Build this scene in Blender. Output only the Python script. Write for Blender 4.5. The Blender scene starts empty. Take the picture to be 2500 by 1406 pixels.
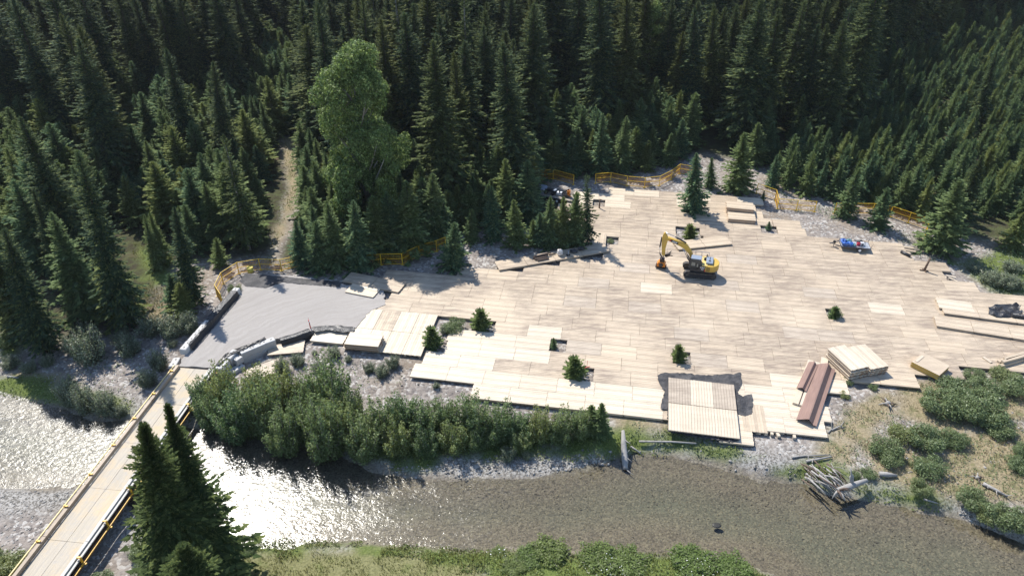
import bpy, math, random
import numpy as np
from mathutils import Vector, Matrix
D = bpy.data
S = bpy.context.scene
COL = S.collection
RD = math.radians
rng = np.random.default_rng(11)
rnd = random.Random(5)

# ------------------------------------------------------------------ camera, sky, sun, exposure
CAM_H, PITCH, FPX = 55.6, RD(33.7), 1780.0
cd = D.cameras.new('camera'); cam = D.objects.new('camera', cd); COL.objects.link(cam)
cam.location = (0, 0, CAM_H); cam.rotation_euler = (RD(90) - PITCH, 0, 0)
cd.sensor_width = 36; cd.lens = FPX / 2500 * 36; cd.clip_end = 6000; cd.clip_start = .5
S.camera = cam
SUN_AZ, SUN_EL = RD(-34), RD(50)          # azimuth from +Y, positive towards +X
w = D.worlds.new('World'); S.world = w; w.use_nodes = True
nt = w.node_tree
sky = nt.nodes.new('ShaderNodeTexSky'); sky.sky_type = 'NISHITA'; sky.sun_disc = False
sky.sun_elevation = SUN_EL; sky.sun_rotation = SUN_AZ
sky.altitude = 1200; sky.air_density = 1.0; sky.dust_density = .6
nt.links.new(sky.outputs[0], nt.nodes['Background'].inputs[0])
nt.nodes['Background'].inputs[1].default_value = .15
sd = D.lights.new('sun', 'SUN'); sun = D.objects.new('sun', sd); COL.objects.link(sun)
sd.energy = 4.5; sd.angle = RD(.53); sd.color = (1, .955, .88)
tosun = Vector((math.sin(SUN_AZ) * math.cos(SUN_EL), math.cos(SUN_AZ) * math.cos(SUN_EL), math.sin(SUN_EL)))
sun.rotation_euler = tosun.to_track_quat('Z', 'Y').to_euler()
sun.location = (-60, 120, 120)
S.view_settings.view_transform = 'Standard'; S.view_settings.look = 'None'
S.view_settings.exposure = .70; S.view_settings.gamma = 1; S.view_settings.use_curve_mapping = False
S.cycles.max_bounces = 8; S.cycles.diffuse_bounces = 4; S.cycles.glossy_bounces = 2
S.cycles.transparent_max_bounces = 8; S.cycles.transmission_bounces = 2
S.cycles.sample_clamp_indirect = 4
S.cycles.caustics_reflective = False; S.cycles.caustics_refractive = False

# ------------------------------------------------------------------ measuring: where a sight line of the photograph meets a level
cP, sP = math.cos(PITCH), math.sin(PITCH)
def G(px, py, z=0.0):
    x = (px - 1250) / FPX; y = -(py - 703) / FPX
    dx, dy, dz = x, cP + y * sP, -sP + y * cP
    t = (z - CAM_H) / dz
    return Vector((dx * t, dy * t, z))
def GA(pts, z=0.0):
    return np.array([G(a, b, z)[:2] for a, b in pts])
def PX(x, y, z):
    x, y, z = np.asarray(x, float), np.asarray(y, float), np.asarray(z, float) - CAM_H
    dep = y * cP - z * sP
    up = y * sP + z * cP
    return 1250 + FPX * x / dep, 703 - FPX * up / dep
def in_poly(x, y, poly):
    poly = np.asarray(poly); x = np.asarray(x, float); y = np.asarray(y, float)
    ins = np.zeros(x.shape, bool); n = len(poly)
    for i in range(n):
        x1, y1 = poly[i]; x2, y2 = poly[(i + 1) % n]
        c = (y1 > y) != (y2 > y)
        with np.errstate(divide='ignore', invalid='ignore'):
            xx = (x2 - x1) * (y - y1) / (y2 - y1 + 1e-12) + x1
        ins ^= c & (x < xx)
    return ins
def line_dist(x, y, poly, closed=True):
    poly = np.asarray(poly); x = np.asarray(x, float); y = np.asarray(y, float)
    d = np.full(x.shape, 1e9); n = len(poly)
    for i in range(n if closed else n - 1):
        a = poly[i]; b = poly[(i + 1) % n]; ab = b - a; L = ab @ ab + 1e-9
        t = np.clip(((x - a[0]) * ab[0] + (y - a[1]) * ab[1]) / L, 0, 1)
        d = np.minimum(d, np.hypot(x - a[0] - t * ab[0], y - a[1] - t * ab[1]))
    return d
def sdist(x, y, poly):                    # > 0 inside
    d = line_dist(x, y, poly)
    return np.where(in_poly(x, y, poly), d, -d)
def sstep(a, b, v):
    t = np.clip((v - a) / (b - a), 0, 1); return t * t * (3 - 2 * t)

# value noise for shaping the land
_tab = np.random.default_rng(3).random((256, 256))
def vnoise(x, y, s):
    x = np.asarray(x, float) / s + 1000; y = np.asarray(y, float) / s + 1000
    xi, yi = np.floor(x).astype(int), np.floor(y).astype(int); fx, fy = x - xi, y - yi
    fx = fx * fx * (3 - 2 * fx); fy = fy * fy * (3 - 2 * fy)
    a = _tab[xi % 256, yi % 256]; b = _tab[(xi + 1) % 256, yi % 256]
    c = _tab[xi % 256, (yi + 1) % 256]; d = _tab[(xi + 1) % 256, (yi + 1) % 256]
    return (a * (1 - fx) + b * fx) * (1 - fy) + (c * (1 - fx) + d * fx) * fy - .5

# ------------------------------------------------------------------ object helpers
def tag(o, label=None, cat=None, group=None, kind=None):
    if label: o['label'] = label
    if cat: o['category'] = cat
    if group: o['group'] = group
    if kind: o['kind'] = kind
    return o
def empty(name, loc, rz=0, label=None, cat=None, group=None):
    o = D.objects.new(name, None); COL.objects.link(o); o.empty_display_size = .3
    o.location = loc; o.rotation_euler = (0, 0, rz)
    return tag(o, label, cat, group)
def link(name, me, parent=None, loc=None, rz=0):
    o = D.objects.new(name, me); COL.objects.link(o)
    if parent: o.parent = parent
    if loc is not None: o.location = loc
    if rz: o.rotation_euler = (0, 0, rz)
    return o
def mesh_np(name, V, F, mats=(), mi=None, smooth=False):
    """V (n,3); F (m,k) all faces the same size"""
    V = np.ascontiguousarray(V, np.float32); F = np.ascontiguousarray(F, np.int32)
    me = D.meshes.new(name); m, k = F.shape
    me.vertices.add(len(V)); me.vertices.foreach_set('co', V.ravel())
    me.loops.add(m * k); me.loops.foreach_set('vertex_index', F.ravel())
    me.polygons.add(m); me.polygons.foreach_set('loop_start', np.arange(0, m * k, k, dtype=np.int32))
    for x in mats: me.materials.append(x)
    if mi is not None: me.polygons.foreach_set('material_index', np.asarray(mi, np.int32))
    if smooth: me.polygons.foreach_set('use_smooth', np.ones(m, bool))
    me.update(calc_edges=True); me.validate()
    return me
def soup(T):                                # (n,k,3) loose faces -> V, F
    n, k, _ = T.shape
    return T.reshape(-1, 3), np.arange(n * k).reshape(n, k)
class MB:
    def __init__(s): s.v = []; s.f = []; s.m = []; s.sm = []
    def add(s, vs, fs, mi=0, smooth=False):
        o = len(s.v); s.v += [tuple(v) for v in vs]
        for f in fs: s.f.append([o + i for i in f]); s.m.append(mi); s.sm.append(smooth)
        return s
    def box(s, c, d, rz=0, mi=0, M=None):
        x, y, z = d[0] / 2, d[1] / 2, d[2] / 2
        R = M or Matrix.Rotation(rz, 3, 'Z'); c = Vector(c)
        vs = [c + R @ Vector((a * x, b * y, e * z)) for e in (-1, 1) for a, b in ((-1, -1), (1, -1), (1, 1), (-1, 1))]
        return s.add(vs, [(3, 2, 1, 0), (4, 5, 6, 7), (0, 1, 5, 4), (1, 2, 6, 5), (2, 3, 7, 6), (3, 0, 4, 7)], mi)
    def bar(s, p, q, w, h, mi=0):
        p, q = Vector(p), Vector(q); d = q - p; L = d.length
        R = d.to_track_quat('X', 'Z').to_matrix()
        return s.box((p + q) / 2, (L, w, h), M=R, mi=mi)
    def tube(s, pts, rad, n=8, mi=0, cap=True, smooth=True):
        pts = [Vector(p) for p in pts]
        if not hasattr(rad, '__len__'): rad = [rad] * len(pts)
        vs = []; u = None
        for i, p in enumerate(pts):
            t = (pts[min(i + 1, len(pts) - 1)] - pts[max(i - 1, 0)]).normalized()
            if u is None: u = t.orthogonal().normalized()
            u = (u - t * u.dot(t)).normalized(); v = t.cross(u)
            vs += [p + (u * math.cos(a) + v * math.sin(a)) * rad[i] for a in [2 * math.pi * k / n for k in range(n)]]
        fs = []
        for i in range(len(pts) - 1):
            for k in range(n):
                a = i * n + k; b = i * n + (k + 1) % n
                fs.append((a, b, b + n, a + n))
        s.add(vs, fs, mi, smooth)
        if cap:
            o = len(s.v) - len(vs)
            s.f.append([o + k for k in range(n)][::-1]); s.m.append(mi); s.sm.append(False)
            s.f.append([o + (len(pts) - 1) * n + k for k in range(n)]); s.m.append(mi); s.sm.append(False)
        return s
    def prism(s, prof, y0, y1, mi=0):        # profile in XZ, swept along Y
        n = len(prof)
        vs = [(a, y0, b) for a, b in prof] + [(a, y1, b) for a, b in prof]
        fs = [tuple(range(n))[::-1], tuple(range(n, 2 * n))]
        fs += [(i, (i + 1) % n, (i + 1) % n + n, i + n) for i in range(n)]
        return s.add(vs, fs, mi)
    def slab(s, poly, z0, z1, mi=0):         # polygon in XY
        n = len(poly)
        vs = [(a, b, z0) for a, b in poly] + [(a, b, z1) for a, b in poly]
        fs = [tuple(range(n))[::-1], tuple(range(n, 2 * n))]
        fs += [(i, (i + 1) % n, (i + 1) % n + n, i + n) for i in range(n)]
        return s.add(vs, fs, mi)
    def mesh(s, name, mats, bevel=0):
        me = D.meshes.new(name); me.from_pydata(s.v, [], s.f)
        for m in (mats if isinstance(mats, (list, tuple)) else [mats]): me.materials.append(m)
        me.polygons.foreach_set('material_index', np.array(s.m, np.int32))
        me.polygons.foreach_set('use_smooth', np.array(s.sm, bool))
        me.update()
        return me
    def build(s, name, mats, parent=None, loc=None, rz=0, bevel=0):
        o = link(name, s.mesh(name, mats), parent, loc, rz)
        if bevel:
            b = o.modifiers.new('bevel', 'BEVEL'); b.width = bevel; b.segments = 2; b.limit_method = 'ANGLE'
        return o

# ------------------------------------------------------------------ material helpers
class N:
    def __init__(s, name):
        s.mat = D.materials.new(name); s.mat.use_nodes = True; s.t = s.mat.node_tree
        s.b = s.t.nodes['Principled BSDF']; s.out = s.t.nodes['Material Output']
    def n(s, typ, **kw):
        x = s.t.nodes.new('ShaderNode' + typ)
        for k, v in kw.items(): setattr(x, k, v)
        return x
    def l(s, a, b): s.t.links.new(a, b)
    def put(s, sock, v):
        if hasattr(v, 'is_linked') or hasattr(v, 'links'): s.l(v, sock)
        else: sock.default_value = v if not isinstance(v, tuple) or len(v) == 4 or len(sock.default_value) == 3 else (*v, 1)
    def coord(s, kind='Object', scale=(1, 1, 1), rot=(0, 0, 0)):
        if kind == 'World': o = s.n('NewGeometry').outputs['Position']
        else: o = s.n('TexCoord').outputs[kind]
        mp = s.n('Mapping'); s.l(o, mp.inputs[0]); mp.inputs['Scale'].default_value = scale; mp.inputs['Rotation'].default_value = rot
        return mp.outputs[0]
    def noise(s, vec, scale, detail=4, rough=.6, dist=0):
        x = s.n('TexNoise'); s.l(vec, x.inputs['Vector']); x.inputs['Scale'].default_value = scale
        x.inputs['Detail'].default_value = detail; x.inputs['Roughness'].default_value = rough; x.inputs['Distortion'].default_value = dist
        return x.outputs['Fac']
    def voro(s, vec, scale, feature='F1', out='Distance', rand=1):
        x = s.n('TexVoronoi', feature=feature); s.l(vec, x.inputs['Vector']); x.inputs['Scale'].default_value = scale
        x.inputs['Randomness'].default_value = rand
        return x.outputs[out]
    def ramp(s, v, stops, interp='LINEAR'):
        x = s.n('ValToRGB'); s.l(v, x.inputs[0]); e = x.color_ramp; e.interpolation = interp
        while len(e.elements) < len(stops): e.elements.new(.5)
        for q, (p, c) in zip(e.elements, stops):
            q.position = p; q.color = (c, c, c, 1) if not isinstance(c, tuple) else (*c, 1)
        return x.outputs[0]
    def mix(s, f, a, b, mode='MIX'):
        x = s.n('Mix', data_type='RGBA', blend_type=mode)
        s.put(x.inputs[0], f); s.put(x.inputs[6], a); s.put(x.inputs[7], b)
        return x.outputs[2]
    def math(s, op, a, b=0.0, clamp=False):
        x = s.n('Math', operation=op, use_clamp=clamp); s.put(x.inputs[0], a); s.put(x.inputs[1], b); return x.outputs[0]
    def hsv(s, col, v=1.0, sat=1.0, hue=.5):
        x = s.n('HueSaturation'); s.put(x.inputs['Color'], col); s.put(x.inputs['Value'], v); s.put(x.inputs['Saturation'], sat); s.put(x.inputs['Hue'], hue)
        return x.outputs[0]
    def bump(s, h, strength=.5, dist=.05, normal=None):
        x = s.n('Bump'); s.l(h, x.inputs['Height']); s.put(x.inputs['Strength'], strength); x.inputs['Distance'].default_value = dist
        if normal is not None: s.l(normal, x.inputs['Normal'])
        return x.outputs[0]
    def orand(s): return s.n('ObjectInfo').outputs['Random']
    def irand(s): return s.n('NewGeometry').outputs['Random Per Island']
    def attr(s, name): return s.n('Attribute', attribute_name=name).outputs['Fac']
    def fin(s, col, rough=.7, spec=.3, normal=None, metal=0.0):
        s.put(s.b.inputs['Base Color'], col); s.put(s.b.inputs['Roughness'], rough)
        s.put(s.b.inputs['Specular IOR Level'], spec); s.put(s.b.inputs['Metallic'], metal)
        if normal is not None: s.l(normal, s.b.inputs['Normal'])
        return s.mat
def simple(name, col, rough=.6, spec=.4, metal=0.0, var=.25, scale=3.0, dirt=None, dirt_amt=.5):
    m = N(name); c = m.coord('Object')
    f = m.noise(c, scale, 5)
    k = m.hsv((*col, 1), m.math('ADD', m.math('MULTIPLY', f, 2 * var), 1 - var))
    if dirt: k = m.mix(m.ramp(m.noise(c, scale * .7, 6, .7), [(.5, 0.0), (.7, dirt_amt)]), k, (*dirt, 1))
    return m.fin(k, rough, spec, m.bump(m.noise(c, scale * 9, 3), .15, .02), metal)
# ------------------------------------------------------------------ the land: river, banks, flats
WZ = -1.5
NORTH = [(-700, 930), (-300, 945), (0, 962), (80, 978), (150, 990), (230, 1012), (300, 1022), (400, 1030), (480, 1045), (560, 1062), (700, 1085),
         (830, 1112), (900, 1136), (960, 1156), (1000, 1164), (1150, 1168), (1300, 1168), (1420, 1150), (1480, 1134), (1540, 1112), (1650, 1112),
         (1740, 1132), (1800, 1144), (1860, 1168), (1960, 1180), (2010, 1212), (2090, 1218), (2200, 1238), (2330, 1258), (2400, 1292),
         (2500, 1325), (2700, 1370), (3300, 1480)]
SOUTH = [(3300, 1700), (2500, 1640), (2050, 1490), (1950, 1440), (1890, 1408), (1830, 1382), (1750, 1360), (1600, 1354), (1450, 1354),
         (1380, 1358), (1290, 1348), (1200, 1348), (1130, 1344), (1000, 1334), (850, 1328), (700, 1322), (580, 1326), (500, 1312),
         (400, 1275), (310, 1235), (215, 1188), (100, 1196), (0, 1186), (-300, 1160), (-700, 1120)]
RIVER = GA(NORTH + SOUTH, WZ)
SOUTHL = GA(SOUTH, WZ)
NORTHL = GA(NORTH, WZ)
PLAT_PX = [(935, 648), (1118, 668), (1124, 645), (1206, 652), (1219, 662), (1487, 617), (1487, 575), (1441, 564), (1380, 545), (1362, 476),
           (1550, 460), (1660, 474), (1750, 470), (1772, 485), (1860, 485), (1868, 538), (1954, 548), (1970, 568), (2025, 580),
           (2181, 591), (2230, 632), (2300, 641), (2312, 664), (2300, 682), (2389, 689), (2403, 711), (2500, 720), (2700, 745),
           (2760, 905), (2500, 897), (2335, 910), (2210, 940), (2055, 922), (2053, 953), (2020, 958), (2017, 1025), (2005, 1060), (1831, 1048), (1834, 1080),
           (1796, 1074), (1632, 1016), (1150, 965), (1150, 934), (1000, 916), (1006, 884), (1030, 882), (842, 852), (850, 800), (905, 750), (925, 735)]
PLAT = GA(PLAT_PX, 0)
PAD_PX = [(438, 899), (450, 878), (505, 815), (560, 735), (590, 700), (600, 668), (690, 670), (760, 676), (832, 690), (936, 700), (940, 740), (905, 755), (868, 798),
          (800, 800), (760, 806), (690, 826), (640, 832), (590, 848), (550, 866), (522, 902)]
PADP = GA(PAD_PX, .25)

def height(x, y):
    x = np.asarray(x, float); y = np.asarray(y, float)
    d = sdist(x, y, RIVER) + vnoise(x, y, 3.5) * 1.3 + vnoise(x, y + 31, 1.2) * .5
    dn = line_dist(x, y, NORTHL, False); ds = line_dist(x, y, SOUTHL, False)
    north = dn < ds
    bank = np.maximum(-d, 0)
    hn = np.interp(bank, [0, 1.2, 5, 10, 16, 25], [.02, .32, .5, .62, .92, 1.12])
    e_ = sstep(5, 10, x); hn = hn * (1 - e_) + e_ * np.interp(bank, [0, .7, 1.5, 3, 12], [.02, .42, .82, 1.02, 1.12])
    hs = np.interp(bank, [0, .8, 4, 12, 40], [.02, .45, .7, .9, 1.2])
    bar = np.interp(bank, [0, 3, 10, 14, 40], [.0, .08, .28, .6, 1.0])
    left = sstep(-13, -20, x)
    hs = hs * (1 - left) + bar * left
    h = WZ + np.where(north, hn, hs)
    n = vnoise(x, y, 4) * .22 + vnoise(x + 50, y, 1.3) * .09
    h = h + n * sstep(.2, 4, bank)
    bed = WZ - np.interp(np.maximum(d, 0), [0, 1.5, 4, 9], [0, .22, .5, .8]) + vnoise(x, y, 2.5) * .16 * sstep(0, 2, d)
    h = np.where(d > 0, bed, h)
    sp = sdist(x, y, PLAT)
    k_ = sstep(-2.2, -.2, sp); h = np.where(h < -.45, h * (1 - k_) - .45 * k_, h)
    cap = np.where(sp > -1.2, -.42, 9.)
    pp = sdist(x, y, PADP)
    cap = np.where(pp > -.3, np.minimum(cap, -.45), cap)
    h = np.minimum(h, cap)
    # the floor of the valley rises gently towards the far woods
    return h + np.maximum(y - 170, 0) * .01
def hz(x, y): return float(height(np.array([x]), np.array([y]))[0])
def GT(px, py):
    z = -.4
    for _ in range(14):
        p = G(px, py, z); z = .5 * z + .5 * hz(p.x, p.y)
    p = G(px, py, z); p.z = hz(p.x, p.y); return p
def GTA(pts): return np.array([GT(a, b)[:2] for a, b in pts])

# covers, given by outline
GREEN = [[(-200, 900), (120, 930), (330, 985), (300, 1025), (60, 985), (-200, 965)],
         [(940, 1122), (1070, 1108), (1080, 1140), (960, 1150)],
         [(470, 1000), (900, 1040), (1150, 1060), (1480, 1050), (1480, 1085), (1150, 1110), (960, 1130), (700, 1090), (480, 1050)],
         [(1150, 1085), (1300, 1085), (1440, 1080), (1500, 1050), (1620, 1050), (1800, 1090), (1850, 1120), (1760, 1122), (1640, 1108), (1530, 1108), (1440, 1125), (1300, 1120), (1180, 1120)],
         [(1900, 1150), (2010, 1125), (2090, 1160), (2020, 1185), (1920, 1165)],
         [(2080, 1185), (2180, 1190), (2330, 1225), (2330, 1252), (2200, 1235), (2090, 1215)],
         [(560, 1318), (700, 1308), (1140, 1330), (1250, 1310), (1400, 1320), (1640, 1340), (1820, 1370), (1900, 1420), (1900, 1500), (1180, 1500), (1180, 1400), (1000, 1360), (760, 1345), (560, 1360)],
         [(330, 590), (420, 650), (425, 690), (370, 700), (340, 640)],
         [(0, 780), (40, 800), (40, 860), (0, 870)],
         [(2330, 640), (2500, 600), (2600, 720), (2420, 712), (2390, 690)],
         [(-60, 1340), (50, 1350), (90, 1420), (-100, 1460)]]
DRY = [[(570, 1345), (900, 1330), (1180, 1345), (1180, 1480), (540, 1480)],
       [(1760, 1370), (1900, 1420), (1900, 1500), (1650, 1500)],
       [(2060, 990), (2170, 960), (2200, 1010), (2100, 1100), (2090, 1150), (2060, 1130), (2000, 1110)],
       [(2100, 1080), (2250, 1100), (2500, 1020), (2600, 1180), (2500, 1240), (2300, 1220), (2150, 1170)],
       [(2200, 930), (2500, 930), (2600, 1020), (2300, 1060), (2180, 1010)],
       [(340, 690), (430, 690), (440, 760), (360, 800)],
       [(690, 310), (730, 330), (735, 470), (700, 560), (660, 640), (640, 640), (690, 500)],
       [(20, 900), (160, 920), (170, 960), (40, 940)],
       [(1500, 1010), (1630, 1020), (1640, 1060), (1500, 1060)]]
FOREST_EDGE_PX = [(-900, 780), (-100, 800), (60, 830), (180, 850), (330, 775), (400, 740), (430, 660), (520, 640), (640, 640), (690, 650), (830, 655), (905, 640),
                  (1085, 600), (1120, 560), (1300, 560), (1330, 600), (1440, 575), (1440, 480), (1360, 470), (1320, 430), (1500, 440), (1650, 405), (1700, 380),
                  (1860, 400), (1950, 470), (2100, 500), (2260, 530), (2300, 590), (2400, 600), (2700, 610), (3600, 600)]
FE = GA(FOREST_EDGE_PX, -.4)
FORESTP = np.vstack([FE, [[1500, 130], [1500, 2500], [-1500, 2500], [-1500, 90]]])
TRAIL = GA([(690, 330), (722, 345), (738, 470), (712, 560), (672, 640), (645, 640), (688, 530), (705, 450), (690, 380)], -.4)

def cover_fields(x, y):
    nz = vnoise(x, y, 2.2) * 1.6 + vnoise(x, y + 77, .8) * .7
    g = np.zeros(x.shape); dr = np.zeros(x.shape)
    for p in GREEN: g = np.maximum(g, sstep(-1.0, 1.0, sdist(x, y, GTA(p)) + nz))
    for p in DRY: dr = np.maximum(dr, sstep(-1.2, 1.2, sdist(x, y, GTA(p)) + nz))
    for p in (DRY[0], DRY[1]): g = np.maximum(g, .55 * sstep(-1.0, 1.0, sdist(x, y, GTA(p)) + nz))
    f = sstep(-2.5, 4, sdist(x, y, FORESTP) + nz * 1.5)
    t = sstep(-1, .6, sdist(x, y, TRAIL) + nz * .4)
    f = f * (1 - t); dr = np.maximum(dr * (1 - f), 0)
    d = sdist(x, y, RIVER)
    bed = sstep(-.6, .3, d + nz * .25)
    cob = sstep(-5, -1, d + nz * .8) * (1 - bed)
    return g, dr, f, bed, cob

# ---- ground material
m = N('ground_cover')
W_ = m.coord('World')
big = m.noise(W_, .12, 5); mid = m.noise(W_, .9, 5, .65); fine = m.noise(W_, 5, 4, .7)
st = m.n('TexVoronoi', feature='F1'); m.l(W_, st.inputs['Vector']); st.inputs['Scale'].default_value = 3.2
st2 = m.n('TexVoronoi', feature='F1'); m.l(W_, st2.inputs['Vector']); st2.inputs['Scale'].default_value = 9
stone_r = m.n('SeparateColor'); m.l(st.outputs['Color'], stone_r.inputs[0])
stone_b = m.n('SeparateColor'); m.l(m.voro(W_, 7.0, 'F1', 'Color'), stone_b.inputs[0])
gcol = m.mix(m.ramp(mid, [(.35, 0.0), (.65, 1.0)]), (.19, .165, .145, 1), (.31, .275, .245, 1))
gcol = m.mix(m.ramp(stone_r.outputs[0], [(.72, 0.0), (.8, .75)]), gcol, (.46, .44, .41, 1))
gcol = m.mix(m.ramp(stone_r.outputs[1], [(.7, 0.0), (.8, .6)]), gcol, (.13, .115, .11, 1))
gcol = m.mix(m.ramp(big, [(.5, 0.0), (.66, .55)]), gcol, (.21, .165, .115, 1))
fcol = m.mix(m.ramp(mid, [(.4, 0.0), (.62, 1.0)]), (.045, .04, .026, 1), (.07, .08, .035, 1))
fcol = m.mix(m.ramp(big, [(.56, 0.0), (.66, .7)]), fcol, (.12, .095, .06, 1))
dcol = m.mix(m.ramp(fine, [(.35, 0.0), (.65, 1.0)]), (.20, .165, .10, 1), (.31, .255, .165, 1))
dcol = m.mix(m.ramp(mid, [(.5, 0.0), (.62, .7)]), dcol, (.13, .13, .06, 1))
grcol = m.mix(m.ramp(fine, [(.35, 0.0), (.65, 1.0)]), (.07, .10, .025, 1), (.15, .18, .055, 1))
bcol = m.mix(m.ramp(m.noise(W_, 2.6, 5, .75), [(.35, 0.0), (.65, 1.0)]), (.135, .116, .09, 1), (.225, .195, .152, 1))
zz_ = m.n('SeparateXYZ'); m.l(W_, zz_.inputs[0]); dp_ = m.math('MULTIPLY', m.math('SUBTRACT', -1.75, zz_.outputs[2]), 2.0, True)
bcol = m.mix(dp_, bcol, (.145, .15, .112, 1))
bcol = m.mix(m.ramp(stone_b.outputs[0], [(.72, 0.0), (.8, .55)]), bcol, (.27, .245, .18, 1))
bcol = m.mix(m.ramp(stone_b.outputs[2], [(.66, 0.0), (.78, .5)]), bcol, (.065, .06, .05, 1))
ccol = m.mix(m.ramp(stone_b.outputs[1], [(.3, 0.0), (.6, 1.0)]), (.14, .13, .115, 1), (.34, .325, .30, 1))
c = m.mix(m.attr('cobble'), gcol, ccol)
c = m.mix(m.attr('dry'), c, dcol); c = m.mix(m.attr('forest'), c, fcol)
c = m.mix(m.attr('green'), c, grcol); c = m.mix(m.attr('bed'), c, bcol)
hgt = m.math('ADD', m.math('MULTIPLY', m.math('SUBTRACT', 1.0, st.outputs['Distance']), .8), m.math('MULTIPLY', m.math('SUBTRACT', 1.0, st2.outputs['Distance']), .35))
MGROUND = m.fin(c, .95, .1, m.bump(hgt, .55, .12, m.bump(fine, .5, .06)))

xs = np.unique(np.concatenate([np.linspace(-3000, -400, 14), np.linspace(-400, -120, 40), np.linspace(-120, -75, 30), np.arange(-75, 95, .55),
                               np.linspace(95, 150, 34), np.linspace(150, 420, 40), np.linspace(420, 3000, 14)]))
ys = np.unique(np.concatenate([np.linspace(-400, 10, 12), np.linspace(10, 28, 10), np.arange(28, 112, .55), np.linspace(112, 170, 50), np.linspace(170, 420, 60), np.linspace(420, 4000, 16)]))
XX, YY = np.meshgrid(xs, ys); X, Y = XX.ravel(), YY.ravel()
Z = height(X, Y)
nx, ny = len(xs), len(ys)
idx = np.arange(nx * ny).reshape(ny, nx)
F = np.stack([idx[:-1, :-1], idx[:-1, 1:], idx[1:, 1:], idx[1:, :-1]], -1).reshape(-1, 4)
gme = mesh_np('ground', np.stack([X, Y, Z], -1), F, [MGROUND], smooth=True)
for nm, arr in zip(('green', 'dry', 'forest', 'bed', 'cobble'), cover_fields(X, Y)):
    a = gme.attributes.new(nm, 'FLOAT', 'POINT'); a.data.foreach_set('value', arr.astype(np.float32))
tag(link('ground', gme), kind='structure')

# ---- water surface: one sheet with a slight relief, broken water to the left
m = N('river_water')
Wc = m.coord('World', rot=(0, 0, RD(20)))
w1 = m.noise(m.coord('World', (1.0, 1.7, 1), (0, 0, RD(25))), 1.15, 3, .55, .6)
w2 = m.noise(m.coord('World', (1.0, 1.5, 1), (0, 0, RD(-30))), 3.6, 3, .6, .4)
rip = m.attr('riffle')
hh = m.math('ADD', m.math('MULTIPLY', w1, .75), m.math('MULTIPLY', w2, .30))
bp = m.n('Bump'); m.l(hh, bp.inputs['Height']); bp.inputs['Distance'].default_value = .075
flow = m.noise(m.coord('World', (.16, .75, 1), (0, 0, RD(-8))), 1.0, 4, .6, .8)
rip2 = m.math('MULTIPLY', rip, m.ramp(flow, [(.34, .5), (.54, 1.05)]))
m.l(rip2, bp.inputs['Strength'])
gl = m.n('BsdfGlossy'); m.l(m.math('ADD', m.math('MULTIPLY', rip, .16, True), .03), gl.inputs['Roughness']); m.l(bp.outputs[0], gl.inputs['Normal']); gl.inputs['Color'].default_value = (1, 1, 1, 1)
tr = m.n('BsdfTransparent'); tr.inputs[0].default_value = (.89, .89, .845, 1)
fr = m.n('Fresnel'); fr.inputs['IOR'].default_value = 1.38; m.l(bp.outputs[0], fr.inputs['Normal'])
mx = m.n('MixShader'); m.l(fr.outputs[0], mx.inputs[0]); m.l(tr.outputs[0], mx.inputs[1]); m.l(gl.outputs[0], mx.inputs[2])
m.l(mx.outputs[0], m.out.inputs['Surface'])
MWATER = m.mat
wx, wy = np.arange(-150, 190, 1.2), np.arange(18, 82, 1.2)
XX, YY = np.meshgrid(wx, wy); X, Y = XX.ravel(), YY.ravel()
sd_ = sdist(X, Y, RIVER)
idx = np.arange(len(X)).reshape(len(wy), len(wx))
F = np.stack([idx[:-1, :-1], idx[:-1, 1:], idx[1:, 1:], idx[1:, :-1]], -1).reshape(-1, 4)
F = F[(sd_[F] > -1.3).any(1)]
used, inv = np.unique(F, return_inverse=True)
X, Y = X[used], Y[used]
wme = mesh_np('river', np.stack([X, Y, np.full(len(X), WZ)], -1), inv.reshape(-1, 4), [MWATER], smooth=True)
pxx, pyy = PX(X, Y, np.full(len(X), WZ))
q = 1 - sstep(950, 2000, pxx + (pyy - 1200) * -.9 + vnoise(X, Y, 5) * 300)
q = .08 + .92 * q * (1 + .55 * sstep(620, 300, pxx)) + (vnoise(X + Y * .3, Y * 2.2, 3) * .5 + vnoise(X, Y, 1.6) * .3) * q
a = wme.attributes.new('riffle', 'FLOAT', 'POINT'); a.data.foreach_set('value', np.clip(q, .05, 1.9).astype(np.float32))
tag(link('river', wme), kind='structure')
# ------------------------------------------------------------------ timber
def wood(name, ca, cb, stain=.5, rough=.55, spec=.3, grain_axis=0):
    m = N(name)
    sc = (.5, 7, 7) if grain_axis == 0 else (7, .5, 7)
    g = m.noise(m.coord('Object', sc), 2.2, 5, .65)
    c = m.mix(m.orand(), (*ca, 1), (*cb, 1))
    c = m.hsv(c, m.math('ADD', m.math('MULTIPLY', m.irand(), .32), .84))
    c = m.mix(m.ramp(g, [(.35, 0.0), (.75, .6)]), c, m.hsv(c, .62, 1.1))
    Wd = m.coord('World')
    s1 = m.noise(Wd, .11, 6, .62); s2 = m.noise(m.coord('World', (.35, 1.6, 1), (0, 0, RD(9.6))), 1.0, 6, .7)
    sm = m.math('MULTIPLY', m.ramp(s1, [(.38, 0.0), (.55, 1.0)]), m.ramp(s2, [(.36, 0.0), (.60, 1.0)]))
    c = m.mix(m.math('MULTIPLY', sm, stain), c, (.22, .17, .13, 1))
    s3 = m.noise(Wd, 1.3, 5, .75)
    c = m.mix(m.ramp(s3, [(.62, 0.0), (.72, stain * .6)]), c, (.19, .15, .12, 1))
    return m.fin(c, rough, spec, m.bump(g, .25, .02))
WPALE = wood('wood_pale', (.64, .545, .42), (.60, .505, .38), .2, .40, .5)
WUSED = wood('wood_used', (.525, .43, .318), (.49, .395, .288), .78, .48, .4)
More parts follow.
